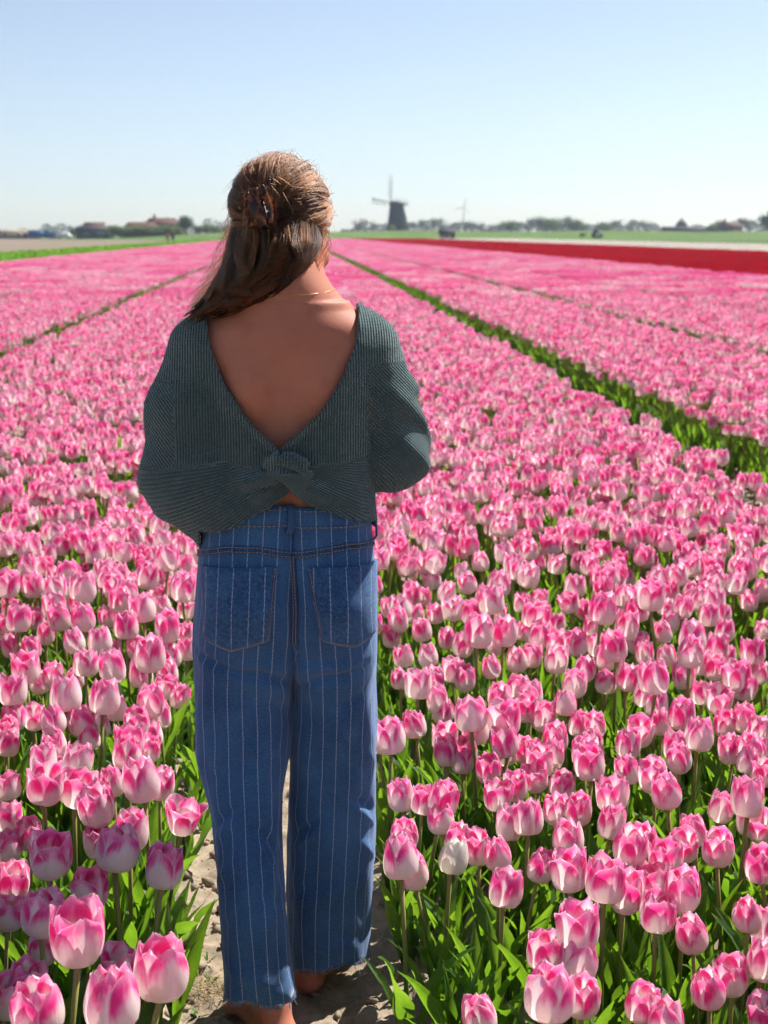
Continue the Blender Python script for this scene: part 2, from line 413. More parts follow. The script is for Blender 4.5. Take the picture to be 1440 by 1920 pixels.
STYLES = [dict(), dict(flare=.05), dict(H=.080, Rr=.033), dict(flare=-.05), dict(flare=.10, H=.074), dict(H=.072, Rr=.035), dict(flare=.03, H=.082), dict(flare=-.08, H=.078, Rr=.033), dict(flare=.02), dict(flare=.07, H=.078), dict(flare=.16, H=.072), dict(flare=-.10, H=.070, Rr=.030), dict(flare=.13, H=.080, Rr=.036), dict(flare=.0, H=.084, Rr=.034)]
PROTO = [[(p[0], part_mesh(p[0], p)) for p in tulip_parts(100 + i, True, **st)] for i, st in enumerate(STYLES)]
WHITE = [(n_, part_mesh(n_, p, PETAL_W)) for p in tulip_parts(55, True, H=.066, Rr=.028, flare=-.10) for n_ in [p[0]]]
OPEN = [(n_, part_mesh(n_, p)) for p in tulip_parts(61, True, H=.076, Rr=.034, flare=.34) for n_ in [p[0]]]

def joined(parts, name, petal, n=5):
    mb = MB(); mi = []
    for p in parts:
        b = len(mb.f)
        if p[0] == 'stem': mb.tube(p[1], p[2], n, cap=False)
        else: mb.grid(p[1], p[2])
        mi += [{'stem': 0, 'leaf': 1, 'petal': 2}[p[0]]] * (len(mb.f) - b)
    return make_mesh(name, mb.v, mb.f, uv=mb.uv, mats=[STEM, LEAF, petal], mat_idx=mi)

def source_collection(name, meshes):
    c = bpy.data.collections.new(name)
    for i, me in enumerate(meshes):
        c.objects.link(bpy.data.objects.new('%s_%02d' % (name, i), me))
    return c

def scatter(name, pts, rots, scl, idx, coll):
    """one object whose points carry copies of the meshes of a collection"""
    me = bpy.data.meshes.new(name); pts = np.asarray(pts, np.float32)
    me.vertices.add(len(pts)); me.vertices.foreach_set('co', pts.ravel())
    a = me.attributes.new('rot', 'FLOAT_VECTOR', 'POINT'); a.data.foreach_set('vector', np.asarray(rots, np.float32).ravel())
    a = me.attributes.new('scl', 'FLOAT_VECTOR', 'POINT'); a.data.foreach_set('vector', np.asarray(scl, np.float32).ravel())
    a = me.attributes.new('idx', 'INT', 'POINT'); a.data.foreach_set('value', np.asarray(idx, np.int32))
    me.update(); o = obj(name, me)
    ng = bpy.data.node_groups.new(name, 'GeometryNodeTree')
    ng.interface.new_socket('Geometry', in_out='INPUT', socket_type='NodeSocketGeometry')
    ng.interface.new_socket('Geometry', in_out='OUTPUT', socket_type='NodeSocketGeometry')
    N = ng.nodes; gi = N.new('NodeGroupInput'); go = N.new('NodeGroupOutput')
    ip = N.new('GeometryNodeInstanceOnPoints'); ci = N.new('GeometryNodeCollectionInfo')
    ci.inputs[0].default_value = coll; ci.inputs[1].default_value = True; ci.inputs[2].default_value = True
    def na(n, t):
        x = N.new('GeometryNodeInputNamedAttribute'); x.data_type = t; x.inputs[0].default_value = n
        return x.outputs[0]
    er = N.new('FunctionNodeEulerToRotation'); L = ng.links
    L.new(na('rot', 'FLOAT_VECTOR'), er.inputs[0]); L.new(gi.outputs[0], ip.inputs['Points']); L.new(ci.outputs[0], ip.inputs['Instance'])
    ip.inputs['Pick Instance'].default_value = True
    L.new(na('idx', 'INT'), ip.inputs['Instance Index']); L.new(er.outputs[0], ip.inputs['Rotation']); L.new(na('scl', 'FLOAT_VECTOR'), ip.inputs['Scale'])
    L.new(ip.outputs[0], go.inputs[0])
    md = o.modifiers.new('scatter', 'NODES'); md.node_group = ng
    return o

# ---- the tulips one can pick out in the photograph: crop origin, crop scale, then (x, y, width) of each flower
def crop(ox, oy, k, rows): return [(ox + x / k, oy + y / k, w / k) for (x, y, w) in rows]
NEAR = []
NEAR += crop(700, 1400, 1.946, [(325,45,85),(420,75,60),(265,10,90),(480,15,95),(100,172,85),(190,190,90),(258,185,110),(247,262,100),(455,175,85),(520,140,60),(588,112,95),(605,50,100),(690,135,100),(670,225,100),(748,225,105),(562,255,115),(495,275,75),(785,55,110),(870,170,110),(870,270,90),(925,80,70),(1020,100,110),(1068,155,115),(1115,35,100),(1270,215,95),(1365,175,120),(1375,260,80),(1365,45,100),(1420,90,80),(1415,290,80),(115,315,90),(100,400,135),(145,450,75),(292,400,85),(310,325,65),(375,365,95),(455,385,120),(485,510,125),(612,430,95),(710,330,115),(713,445,130),(940,355,130),(985,335,70),(1065,400,115),(1135,360,105),(1170,300,100),(1258,360,120),(850,480,145),(925,520,130),(1015,490,85),(1130,515,130),(1040,598,135),(1160,675,130),(1365,605,125),(745,650,150),(745,775,145),(625,740,90),(645,895,175),(765,905,90),(390,975,135),(985,930,140),(1070,995,70),(1222,875,145),(1305,830,115),(1425,770,100),(1432,650,70),(1435,985,80)])
NEAR += crop(700, 900, 1.946, [(60,930,110),(25,950,60),(262,935,100),(335,985,70),(478,945,105),(545,980,60),(355,850,115),(370,905,100),(475,865,110),(560,830,90),(460,785,90),(163,740,95),(95,720,70),(232,795,85),(255,840,70),(290,690,80),(335,718,80),(430,678,85),(110,640,75),(200,635,85),(175,545,75),(270,575,70),(65,565,55),(90,508,75),(155,485,65),(225,485,65),(280,470,65),(60,460,70),(180,425,60),(140,410,70),(385,545,110),(360,480,80),(430,435,90),(480,550,90),(450,485,70),(608,560,85),(595,485,90),(668,520,60),(545,545,55),(545,445,60),(712,445,75),(610,430,60),(668,650,85),(672,590,80),(740,590,85),(770,685,85),(735,740,90),(700,810,95),(752,885,75),(805,890,85),(800,950,80),(775,990,100),(600,1000,90),(850,735,80),(930,715,85),(1025,715,105),(990,780,65),(850,640,80),(880,600,90),(838,465,100),(800,530,70),(770,470,55),(925,525,85),(965,590,75),(990,625,70),(1070,640,70),(1160,620,105),(1165,570,100),(1255,605,85),(1290,640,70),(1325,710,95),(1385,620,90),(1355,750,90),(1415,700,65),(1265,800,95),(975,915,100),(1035,815,80),(1045,880,90),(1125,850,100),(1190,925,105),(1110,965,100),(1355,865,90),(1405,905,80),(1370,975,100),(1420,985,65),(1015,415,95),(950,430,60),(1065,460,60),(1130,460,75),(1160,400,65),(1222,395,70),(1225,490,75),(1275,485,75),(1420,410,65),(1370,440,65),(1425,545,60)])
NEAR += crop(0, 1380, 3.555, [(50,40,150),(285,150,190),(300,310,235),(520,150,200),(410,160,110),(845,100,195),(985,80,130),(530,340,225),(745,300,180),(640,460,230),(940,285,240),(1080,310,190),(60,530,190),(40,330,150),(190,640,190),(60,730,170),(335,780,265),(650,700,200),(780,740,265),(880,620,230),(600,1015,230),(1100,860,250),(1240,545,270),(85,960,225),(60,1170,215),(290,1170,280),(510,1310,320),(285,1390,130),(190,1640,270),(250,1800,330),(790,1520,250),(740,1740,340),(1080,1540,330),(60,1720,270)])
NEAR += crop(0, 980, 3.6, [(115,120,110),(205,140,140),(410,140,125),(565,120,130),(315,210,120),(455,320,140),(220,420,140),(375,435,145),(45,410,150),(300,290,120),(550,330,100),(560,430,170),(690,320,130),(640,190,130),(830,190,130),(910,90,120),(970,250,120),(1130,230,150),(1265,275,120),(1205,140,120),(1090,150,110),(1000,350,140),(1110,340,120),(1235,430,160),(1150,430,100),(770,420,150),(880,390,100),(810,510,150),(960,570,165),(1100,550,130),(1070,480,100),(1260,580,120),(130,640,160),(240,640,130),(75,570,120),(20,690,120),(70,820,140),(310,740,130),(400,630,160),(560,640,160),(530,540,130),(720,630,130),(850,690,160),(500,790,165),(670,790,160),(1130,690,165),(1255,740,120),(210,840,140),(170,970,185),(360,1020,165),(265,1070,140),(510,1040,140),(580,940,170),(755,965,180),(1010,880,195),(1150,890,150),(950,1010,170),(1130,1000,150),(90,1120,185),(440,1150,200),(710,1170,195),(780,1250,140),(1015,1190,195),(1080,1290,150),(1215,1165,145),(1130,1110,120),(240,1310,140),(360,1320,195),(555,1330,190),(670,1360,130),(55,1400,160),(920,1340,180),(1020,1420,140),(600,1440,140),(870,1450,200)])

_r9 = np.random.RandomState(77)
for _k in range(400):
    if len(NEAR) >= 299: break
    _q = (_r9.uniform(715, 1435) if _k % 3 else _r9.uniform(5, 350), _r9.uniform(1120, 1420))
    if min(math.hypot(_q[0] - a[0], (_q[1] - a[1]) * 1.2) for a in NEAR) > 27: NEAR.append((_q[0], _q[1], 34 + (_q[1] - 1100) * .05))
LEVELS = [(1040, 'her back yoke'), (1080, 'her pocket tops'), (1120, 'the upper half of her pockets'), (1160, 'the middle of her pockets'), (1200, 'the bottom of her pockets'), (1245, 'the points of her pockets'), (1290, 'her upper thighs'), (1335, 'her middle thighs'), (1380, 'her lower thighs'), (1430, 'the backs of her knees'), (1480, 'the tops of her knees'), (1530, 'her knees'), (1580, 'the creases below her knees'), (1640, 'her upper calves'), (1700, 'her middle calves'), (1780, 'her lower calves'), (9999, 'her trouser hems')]
ORDN = ['nearest', 'second', 'third', 'fourth', 'fifth', 'sixth', 'seventh', 'eighth', 'ninth', 'tenth', 'eleventh', 'twelfth', 'thirteenth', 'fourteenth', 'fifteenth', 'sixteenth', 'seventeenth', 'eighteenth', 'nineteenth', 'twentieth', 'twenty-first', 'twenty-second', 'twenty-third', 'twenty-fourth', 'twenty-fifth', 'twenty-sixth', 'twenty-seventh', 'twenty-eighth']
def level(py): return next(n_ for y_, n_ in LEVELS if py < y_)
LABELS = [  # flowers that can be singled out: pixel, label
 ((850, 1605), 'small all-white tulip bud beside the woman\'s right calf'),
 ((349, 1533), 'wide open purple-shaded tulip leaning over the path beside the left jeans leg'),
 ((309, 1622), 'shaded magenta and white tulip hanging over the path edge below the open tulip'),
 ((751, 1606), 'tall pink tulip in front of another at the path edge beside the right jeans leg'),
 ((774, 1631), 'half hidden pink tulip low behind the tall one at the path edge'),
 ((759, 1562), 'deep pink tulip peeping over the tall one at the path edge'),
 ((751, 1488), 'small pale tulip standing alone against the right knee of the jeans'),
 ((949, 1662), 'single cream and pink tulip below the row beside the white bud'),
 ((1031, 1860), 'large sunlit tulip lowest of the clump by the bottom edge right of centre'),
 ((1083, 1734), 'pale pink tulip topmost of the tall clump by the bottom edge'),
 ((1083, 1798), 'bright pink tulip in the middle of the tall clump by the bottom edge'),
 ((1021, 1780), 'smaller pink tulip on the path side of the tall clump by the bottom edge'),
 ((1093, 1865), 'half hidden tulip low behind the large one in the tall clump by the bottom edge'),
 ((900, 1901), 'tulip cut by the bottom edge between the path and the tall clump'),
 ((1206, 1878), 'frilled deep pink tulip cut by the bottom edge right of the tall clump'),
 ((1328, 1850), 'plump sunlit tulip near the bottom right corner with another close behind'),
 ((1371, 1827), 'tulip tucked close behind the plump one near the bottom right corner'),
 ((1296, 1747), 'tall mauve-pink tulip on its own stem right of the overlapping heads'),
 ((1234, 1707), 'deep magenta streaked tulip in front of two more beside the overlapping heads'),
 ((1137, 1647), 'very large pale tulip leftmost of the two overlapping heads right of centre'),
 ((1175, 1667), 'deep pink tulip pressed against the very large pale one'),
 ((1401, 1711), 'rounded bright tulip standing free near the right edge above the corner'),
 ((1432, 1796), 'tulip cut by the right edge just above the bottom corner'),
 ((1066, 1629), 'tall white tulip with a magenta blaze in front of two deep pink ones'),
 ((58, 1870), 'large pink tulip cut by the bottom left corner'),
 ((70, 1886), 'deepest pink tulip lowest in the bottom left corner'),
 ((53, 1841), 'frilled tulip topmost of the three in the bottom left corner'),
 ((208, 1869), 'large sunlit tulip cut by the bottom edge left of the path'),
 ((222, 1808), 'pale pink tulip behind the large ones by the bottom edge left of the path'),
 ((304, 1813), 'big glossy sunlit tulip leaning over the path at the bottom edge'),
 ((143, 1748), 'big sunlit tulip with a white wedge below the shaded tulips on the left'),
 ((82, 1709), 'sunlit cream tulip overlapped by the big one with a white wedge'),
 ((80, 1771), 'cream tulip base peeping out under the big one with a white wedge'),
 ((169, 1666), 'single shaded mauve tulip just above the big sunlit pair on the left'),
]

head_of = {}
for pr_ in PROTO + [WHITE, OPEN]:
    vs_ = np.concatenate([np.array([v.co[:] for v in me.vertices]) for n_, me in pr_ if n_ == 'petal']); head_of[id(pr_)] = (vs_.min(0) + vs_.max(0)) / 2
rg = np.random.RandomState(21)
used_xy = []
n_ind = 0
def place_tulip(proto, base, rz, s, lean, label, group, hs=1.0):
    root = empty('tulip', base, rz); root.rotation_euler = (lean[0], lean[1], rz); root.scale = (s, s, s)
    tag(root, label, 'tulip', group)
    for n_, me in proto:
        c = bpy.data.objects.new(n_, me); COL.objects.link(c); c.parent = root
    return root
lab_used = set()
for (px, py, w) in NEAR:
    zb = -.02 + rg.uniform(-.012, .012)
    D = proj(at_z(px, py, .38))[2]; s = float(np.clip((w * D / F_PX) / .066, .84, 1.20))
    best = None
    for k, ((lx, ly), tx) in enumerate(LABELS):
        if k in lab_used: continue
        d = math.hypot(px - lx, py - ly)
        if d < 14 and (best is None or d < best[0]): best = (d, k, tx)
    side = 'left' if px < 545 else 'right'
    lev = level(py)
    mates = sorted((abs(q[0] - 545), q[1]) for q in NEAR if level(q[1]) == lev and (q[0] < 545) == (px < 545)); rank = mates.index((abs(px - 545), py))
    proto = PROTO[rg.randint(len(PROTO))]
    if best:
        lab_used.add(best[1]); label = best[2]
        if 'all-white' in label: proto = WHITE; s = 1.0
        if 'wide open' in label: proto = OPEN; s = .92
        grp = 'tulips standing out at the front of the beds'
    else:
        label = '%s pink tulip counting %s from the woman, by %s' % (ORDN[rank], side, lev)
        grp = 'tulips of the %s bed near the woman' % side
    # plant so that the centre of the flower comes to the pixel
    lean = (rg.uniform(-.05, .05), rg.uniform(-.05, .05))
    rz = rg.rand() * 6.28
    if 'over the path' in label: lean = (0, .16); rz = 0
    M3 = Euler((lean[0], lean[1], rz)).to_matrix(); hv_ = M3 @ (Vector(head_of[id(proto)]) * s)
    p = at_z(px, py, zb + hv_.z); base = p - hv_
    place_tulip(proto, base, rz, s, lean, label, grp); used_xy.append((base.x, base.y)); n_ind += 1
print('individual tulips', n_ind, 'labels', len(lab_used), '/', len(LABELS), [LABELS[k] for k in range(len(LABELS)) if k not in lab_used])

# ---- the rest of the pink field, near part: single plants
BED = 2.24; HALFGAP = .20
GAPS = [(-10.1, .10), (-7.65, .12), (-5.25, .10), (-2.86, .17), (0, .20), (2.42, .26), (4.66, .19), (6.95, .15), (9.5, .20)]
EDGE_L, EDGE_R = -11.5, 12.7
used = np.array(used_xy)
def in_bed(x):
    ok = (x > EDGE_L) & (x < EDGE_R)
    for c, h in GAPS: ok &= np.abs(x - c) > h
    return ok
def near_points(y0, y1, x0, x1, dens):
    sp = 1 / math.sqrt(dens); xs = np.arange(x0, x1, sp); ys = np.arange(y0, y1, sp)
    X, Y = np.meshgrid(xs, ys); X = X + rg.uniform(-.42, .42, X.shape) * sp; Y = Y + rg.uniform(-.42, .42, X.shape) * sp
    return X.ravel(), Y.ravel()
X, Y = near_points(.3, 4.6, -6.5, 10.5, 84); X2, Y2 = near_points(4.6, 26, -9.5, 12.7, 104); X = np.concatenate([X, X2]); Y = np.concatenate([Y, Y2])
keep = in_bed(X) & (X < 1.6 + .42 * Y) & (X > -1.4 - .30 * Y)
X, Y = X[keep], Y[keep]
patchy = fbm(np.stack([X * 1.3, Y * 1.3, X * 0], -1), 2)
keep = rg.rand(len(X)) > np.clip((patchy - .30) * 1.0, 0, .5)
X, Y = X[keep], Y[keep]
sel = np.ones(len(X), bool); scl = rg.uniform(.86, 1.10, len(X))
for i in range(len(X)):
    if Y[i] > 6: continue
    hx, hy, D = proj((X[i], Y[i], .385 * scl[i]))
    if 1118 < hy < 1955 and -30 < hx < 1470 and not (378 < hx < 696 and hy < 1500 and Y[i] > 2.95): sel[i] = False        # here every plant is placed one by one
    elif Y[i] < 6 and np.min((used[:, 0] - X[i])**2 + (used[:, 1] - Y[i])**2) < .055**2: sel[i] = False
    elif abs(X[i]) < .42 and 2.2 < Y[i] < 3.1 and abs(X[i]) < .24: sel[i] = False
    elif D < .9: sel[i] = False
X, Y, scl = X[sel], Y[sel], scl[sel]
near_src = source_collection('tulip_plant', [joined(tulip_parts(300 + i, False, **st), 'tulip_plant', PETAL) for i, st in enumerate((STYLES * 2)[:20])])
rot = np.stack([rg.uniform(-.07, .07, len(X)), rg.uniform(-.07, .07, len(X)), rg.rand(len(X)) * 6.28], -1)
pts = np.stack([X, Y, -.03 + rg.uniform(-.03, .01, len(X))], -1)
allp = [(pts, rot, np.repeat(scl[:, None], 3, 1), rg.randint(0, 20, len(X)))]

tuft_src = source_collection('leaf_tuft', [joined([q for q in tulip_parts(500 + i, True) if q[0] == 'leaf'] + [q for q in tulip_parts(540 + i, True) if q[0] == 'leaf'][:2], 'leaf_tuft', PETAL) for i in range(10)])
TX, TY = near_points(1.0, 5.2, -1.9, 2.6, 95); kp_ = in_bed(TX) & (np.abs(TX) > .23); TX, TY = TX[kp_], TY[kp_]
tuft = scatter('tulip_foliage', np.stack([TX, TY, np.full(len(TX), -.03)], -1), np.stack([rg.uniform(-.1, .1, len(TX)), rg.uniform(-.1, .1, len(TX)), rg.rand(len(TX)) * 6.28], -1), np.repeat(rg.uniform(.7, 1.0, len(TX))[:, None], 3, 1), rg.randint(0, 10, len(TX)), tuft_src)
tag(tuft, 'dense green tulip leaves filling the nearest beds between the stems', 'foliage', kind='stuff')

# ---- far part: strips of bed, each strip a thousand small flowers
def tile_mesh(seed, name, petal, n):
    r2 = np.random.RandomState(seed); mb = MB(); mi = []
    for k in range(n):
        x = r2.uniform(-.575, .575); y = r2.uniform(-.5, .5); h = r2.uniform(.30, .36); s = r2.uniform(.85, 1.1)
        a0 = r2.rand() * 6.28; Rr = .036 * s; H = .076 * s; tx, ty = r2.uniform(-.02, .02, 2)
        b = len(mb.f)
        for j in range(6):
            a = a0 + j * 1.0472 * 1.0; v = []; uv = []; lay = .88 if j % 2 else 1.0
            for (vv, rr, zz, ha) in ((0, .25, 0, .9), (.35, 1.0, .30, 1.1), (.75, .92, .78, .95), (1, .72, 1.0, .3)):
                for u in (-1, 0, 1):
                    v.append((x + tx * zz + Rr * rr * lay * math.cos(a + u * ha), y + ty * zz + Rr * rr * lay * math.sin(a + u * ha), h + H * zz * (1 - .06 * abs(u)))); uv.append(((u + 1) / 2, .20 + vv * .66))
            mb.add(v, [(i * 3 + q, i * 3 + q + 1, i * 3 + q + 4, i * 3 + q + 3) for i in range(3) for q in range(2)], uv)
        mi += [1] * (len(mb.f) - b); b = len(mb.f)
        for j in range(3):
            a = r2.rand() * 6.28; L = r2.uniform(.18, .28); w = .022; o = r2.uniform(.05, .13); dx, dy = math.cos(a), math.sin(a)
            v = [(x - dy * w * .5, y + dx * w * .5, -.03), (x + dy * w * .5, y - dx * w * .5, -.03), (x + dx * o * .5 + dy * w, y + dy * o * .5 - dx * w, L * .6), (x + dx * o * .5 - dy * w, y + dy * o * .5 + dx * w, L * .6), (x + dx * o, y + dy * o, L)]
            mb.add(v, [(0, 1, 2, 3), (3, 2, 4)], [(0, 0), (1, 0), (1, .6), (0, .6), (.5, .9)])
        mi += [0] * (len(mb.f) - b)
    return make_mesh(name, mb.v, mb.f, uv=mb.uv, mats=[LEAF, petal], mat_idx=mi)
def tiles(name, petal, beds, y0, y1, label, n=118):
    src = source_collection(name + '_strip', [tile_mesh(900 + i, name + '_strip', petal, n) for i in range(6)])
    P, Rt, Sc, Ix = [], [], [], []
    halves = []
    for a, b in beds: w = (b - a) / 2; halves += [(a + w / 2, w / 1.15), (a + 1.5 * w, w / 1.15)]
    for cx, kx in halves:
        for y in np.arange(y0 + .5, y1, 1.0):
            fx, fy = rg.choice([-1, 1]), rg.choice([-1, 1])
            P.append((cx, y, 0)); Rt.append((0, 0, 0)); Sc.append((fx * kx, fy * 1.0, rg.uniform(.95, 1.05))); Ix.append(rg.randint(6))
    return src, (np.array(P), np.array(Rt), np.array(Sc), np.array(Ix))
ed = [EDGE_L] + [q for c, h in GAPS for q in (c - h, c + h)] + [EDGE_R]; beds = [(ed[i], ed[i + 1]) for i in range(0, len(ed), 2)]
src_near_objs = list(near_src.objects)
srcp, tp = tiles('tulip_bed', PETAL, beds, 26, 330, '')
for o_ in list(srcp.objects): near_src.objects.link(o_)
# collection order is alphabetical: tulip_bed_strip_* come before tulip_plant_*
A = allp[0]
o_ = scatter('tulip_field', np.concatenate([tp[0], A[0]]), np.concatenate([tp[1], A[1]]), np.concatenate([tp[2], A[2]]), np.concatenate([tp[3], A[3] + 6]), near_src)
# a few columns of near beds that the camera's wider neighbourhood needs are already inside the near part
tag(o_, 'pink and white tulips filling the long beds beyond the nearest plants', 'tulips', kind='stuff')
srcr, tr = tiles('red_bed', PETAL_R, [(13.0 + 2.6 * k, 13.0 + 2.6 * k + 2.5) for k in range(3)] + [(22.1 + 2.7 * k, 22.1 + 2.7 * k + 2.6) for k in range(3)], 14, 330, '', 110)
tag(scatter('red_tulip_field', *tr, srcr), 'solid red tulip beds beyond the pink field', 'tulips', kind='stuff')
srcw, tw_ = tiles('white_bed', PETAL_W, [(30.6 + 2.4 * k, 30.6 + 2.4 * k + 2.3) for k in range(8)], 30, 328, '', 110)
tag(scatter('white_tulip_field', *tw_, srcw), 'thin strip of white tulip beds behind the red ones', 'tulips', kind='stuff')
print('near plants', len(A[0]), 'strips', len(tp[0]))
# ================================================================== the woman
WY = 2.60                                     # she stands on the path, 2.6 m from the camera
class Field:
    def __init__(s, lo, hi, h):
        s.h = h; s.lo = np.array(lo, float); s.n = np.ceil((np.array(hi) - s.lo) / h).astype(int) + 1
        s.F = np.full(s.n, .3, np.float32)
        s.ax = [s.lo[i] + h * np.arange(s.n[i]) for i in range(3)]
    def box(s, lo, hi):
        a = np.clip(np.floor((np.array(lo) - s.lo) / s.h).astype(int), 0, s.n - 1); b = np.clip(np.ceil((np.array(hi) - s.lo) / s.h).astype(int) + 1, 1, s.n)
        sl = tuple(slice(a[i], max(b[i], a[i] + 1)) for i in range(3))
        return sl, np.meshgrid(*[s.ax[i][sl[i]] for i in range(3)], indexing='ij')
    def put(s, sl, d, k, sub=False):
        A = s.F[sl]
        if sub:
            h = np.clip(.5 - .5 * (A + d) / max(k, 1e-6), 0, 1); s.F[sl] = A + (-d - A) * h + k * h * (1 - h)
        else:
            h = np.clip(.5 + .5 * (A - d) / max(k, 1e-6), 0, 1); s.F[sl] = A + (d - A) * h - k * h * (1 - h)
    def cone(s, a, b, ra, rb, k=.01, sub=False, flat=None):
        """tapered capsule; flat=(axis, factor) squeezes it"""
        a = np.array(a, float); b = np.array(b, float); m = max(ra, rb) + k + 3 * s.h
        sl, (X, Y, Z) = s.box(np.minimum(a, b) - m, np.maximum(a, b) + m)
        ba = b - a; L = max(ba @ ba, 1e-9)
        t = np.clip(((X - a[0]) * ba[0] + (Y - a[1]) * ba[1] + (Z - a[2]) * ba[2]) / L, 0, 1)
        q = [X - a[0] - ba[0] * t, Y - a[1] - ba[1] * t, Z - a[2] - ba[2] * t]
        if flat: q[flat[0]] = q[flat[0]] / flat[1]
        d = np.sqrt(q[0]**2 + q[1]**2 + q[2]**2) - (ra + (rb - ra) * t)
        s.put(sl, d.astype(np.float32), k, sub); return s
    def ell(s, c, r, k=.01, M=None, sub=False):
        c = np.array(c, float); r = np.array(r, float); m = r.max() + k + 3 * s.h
        sl, (X, Y, Z) = s.box(c - m, c + m); p = np.stack([X - c[0], Y - c[1], Z - c[2]], -1)
        if M is not None: p = p @ np.array(M)
        k0 = np.sqrt(((p / r)**2).sum(-1)) + 1e-9; k1 = np.sqrt(((p / r**2)**2).sum(-1)) + 1e-9
        d = k0 * (k0 - 1) / k1
        s.put(sl, d.astype(np.float32), k, sub); return s
    def loft(s, z, cx, w, yc, db, df, k=.01, n=2.2):
        z = np.array(z); m = .06
        sl, (X, Y, Z) = s.box((-.4, -.4, z[0] - .01), (.4, .4, z[-1] + .01))
        f = lambda v: cint(s.ax[2][sl[2]], z, v)[None, None, :] if hasattr(v, '__len__') else v
        Wd = f(w); x = np.abs(X - f(cx)) / Wd; yy = Y - f(yc); B = f(db); Fr = f(df)
        y = np.where(yy < 0, -yy / B, yy / Fr); q = (x**n + y**n)**(1 / n)
        d = (q - 1) * np.minimum(Wd, np.minimum(B, Fr))
        zz = s.ax[2][sl[2]]; cap = np.maximum(z[0] - zz, zz - z[-1])[None, None, :]
        s.put(sl, np.maximum(d, cap).astype(np.float32), k); return s
    def mesh(s):
        F = s.F; sg = F < 0; n = s.n; c = np.zeros(n - 1, np.int8)
        for dx in (0, 1):
            for dy in (0, 1):
                for dz in (0, 1):
                    c += sg[dx:n[0] - 1 + dx, dy:n[1] - 1 + dy, dz:n[2] - 1 + dz]
        act = (c > 0) & (c < 8); I = np.argwhere(act); idx = np.full(n - 1, -1, np.int64); idx[act] = np.arange(len(I))
        acc = np.zeros((len(I), 3)); cnt = np.zeros(len(I))
        cor = [(x, y, z) for x in (0, 1) for y in (0, 1) for z in (0, 1)]
        val = {q: F[I[:, 0] + q[0], I[:, 1] + q[1], I[:, 2] + q[2]] for q in cor}
        for q in cor:
            for a in range(3):
                if q[a]: continue
                e = list(q); e[a] = 1; e = tuple(e); va, vb = val[q], val[e]; m = (va < 0) != (vb < 0)
                t = np.where(m, va / np.where(m, va - vb, 1), 0); p = np.tile(np.array(q, float), (len(I), 1)); p[:, a] = t
                acc[m] += p[m]; cnt[m] += 1
        V = s.lo + s.h * (I + acc / cnt[:, None]); Q = []
        for a in range(3):
            b, d = (a + 1) % 3, (a + 2) % 3
            hi = [slice(None)] * 3; lo = [slice(None)] * 3; lo[a] = slice(0, -1); hi[a] = slice(1, None)
            ch = sg[tuple(lo)] != sg[tuple(hi)]; E = np.argwhere(ch); ok = (E[:, b] > 0) & (E[:, d] > 0) & (E[:, b] < n[b] - 1) & (E[:, d] < n[d] - 1); E = E[ok]
            ins = sg[tuple(lo)][E[:, 0], E[:, 1], E[:, 2]]
            def g(ob, od):
                q = E.copy(); q[:, b] += ob; q[:, d] += od; return idx[q[:, 0], q[:, 1], q[:, 2]]
            f = np.stack([g(-1, -1), g(0, -1), g(0, 0), g(-1, 0)], -1); f[~ins] = f[~ins][:, ::-1]; Q.append(f)
        return V, np.concatenate(Q)
def relax(V, Q, n=2, lam=.5):
    E = np.concatenate([Q[:, [i, (i + 1) % Q.shape[1]]] for i in range(Q.shape[1])]); E = np.concatenate([E, E[:, ::-1]])
    deg = np.bincount(E[:, 0], minlength=len(V))[:, None]
    for it in range(n):
        for l in (lam, -lam * 1.04):
            A = np.stack([np.bincount(E[:, 0], V[E[:, 1], k], minlength=len(V)) for k in range(3)], -1) / np.maximum(deg, 1)
            V = V + l * (A - V)
    return V
def clip_mesh(V, Q, g):
    """keep the part of the mesh where g > 0, with a clean cut"""
    T = np.concatenate([Q[:, [0, 1, 2]], Q[:, [0, 2, 3]]]) if Q.shape[1] == 4 else Q
    pos = g > 0; c = pos[T].sum(1); keepT = [T[c == 3]]; newV = []; cache = {}; nb = len(V)
    def cut(i, j):
        k = (i, j) if i < j else (j, i)
        if k not in cache:
            t = g[i] / (g[i] - g[j]); cache[k] = nb + len(newV); newV.append(V[i] + (V[j] - V[i]) * t)
        return cache[k]
    extra = []
    for t in T[(c == 1) | (c == 2)]:
        p = pos[t]
        if p.sum() == 1:
            k = int(np.argmax(p)); a, b, d = t[k], t[(k + 1) % 3], t[(k + 2) % 3]; extra.append((a, cut(a, b), cut(a, d)))
        else:
            k = int(np.argmin(p)); a, b, d = t[k], t[(k + 1) % 3], t[(k + 2) % 3]; x, y = cut(a, b), cut(a, d)
            extra += [(x, b, d), (x, d, y)]
    T2 = np.concatenate(keepT + [np.array(extra, int).reshape(-1, 3)]); V2 = np.concatenate([V, np.array(newV).reshape(-1, 3)])
    u, inv = np.unique(T2, return_inverse=True)
    return V2[u], inv.reshape(-1, 3)
def sstep(x, a, b):
    t = np.clip((x - a) / (b - a), 0, 1); return t * t * (3 - 2 * t)

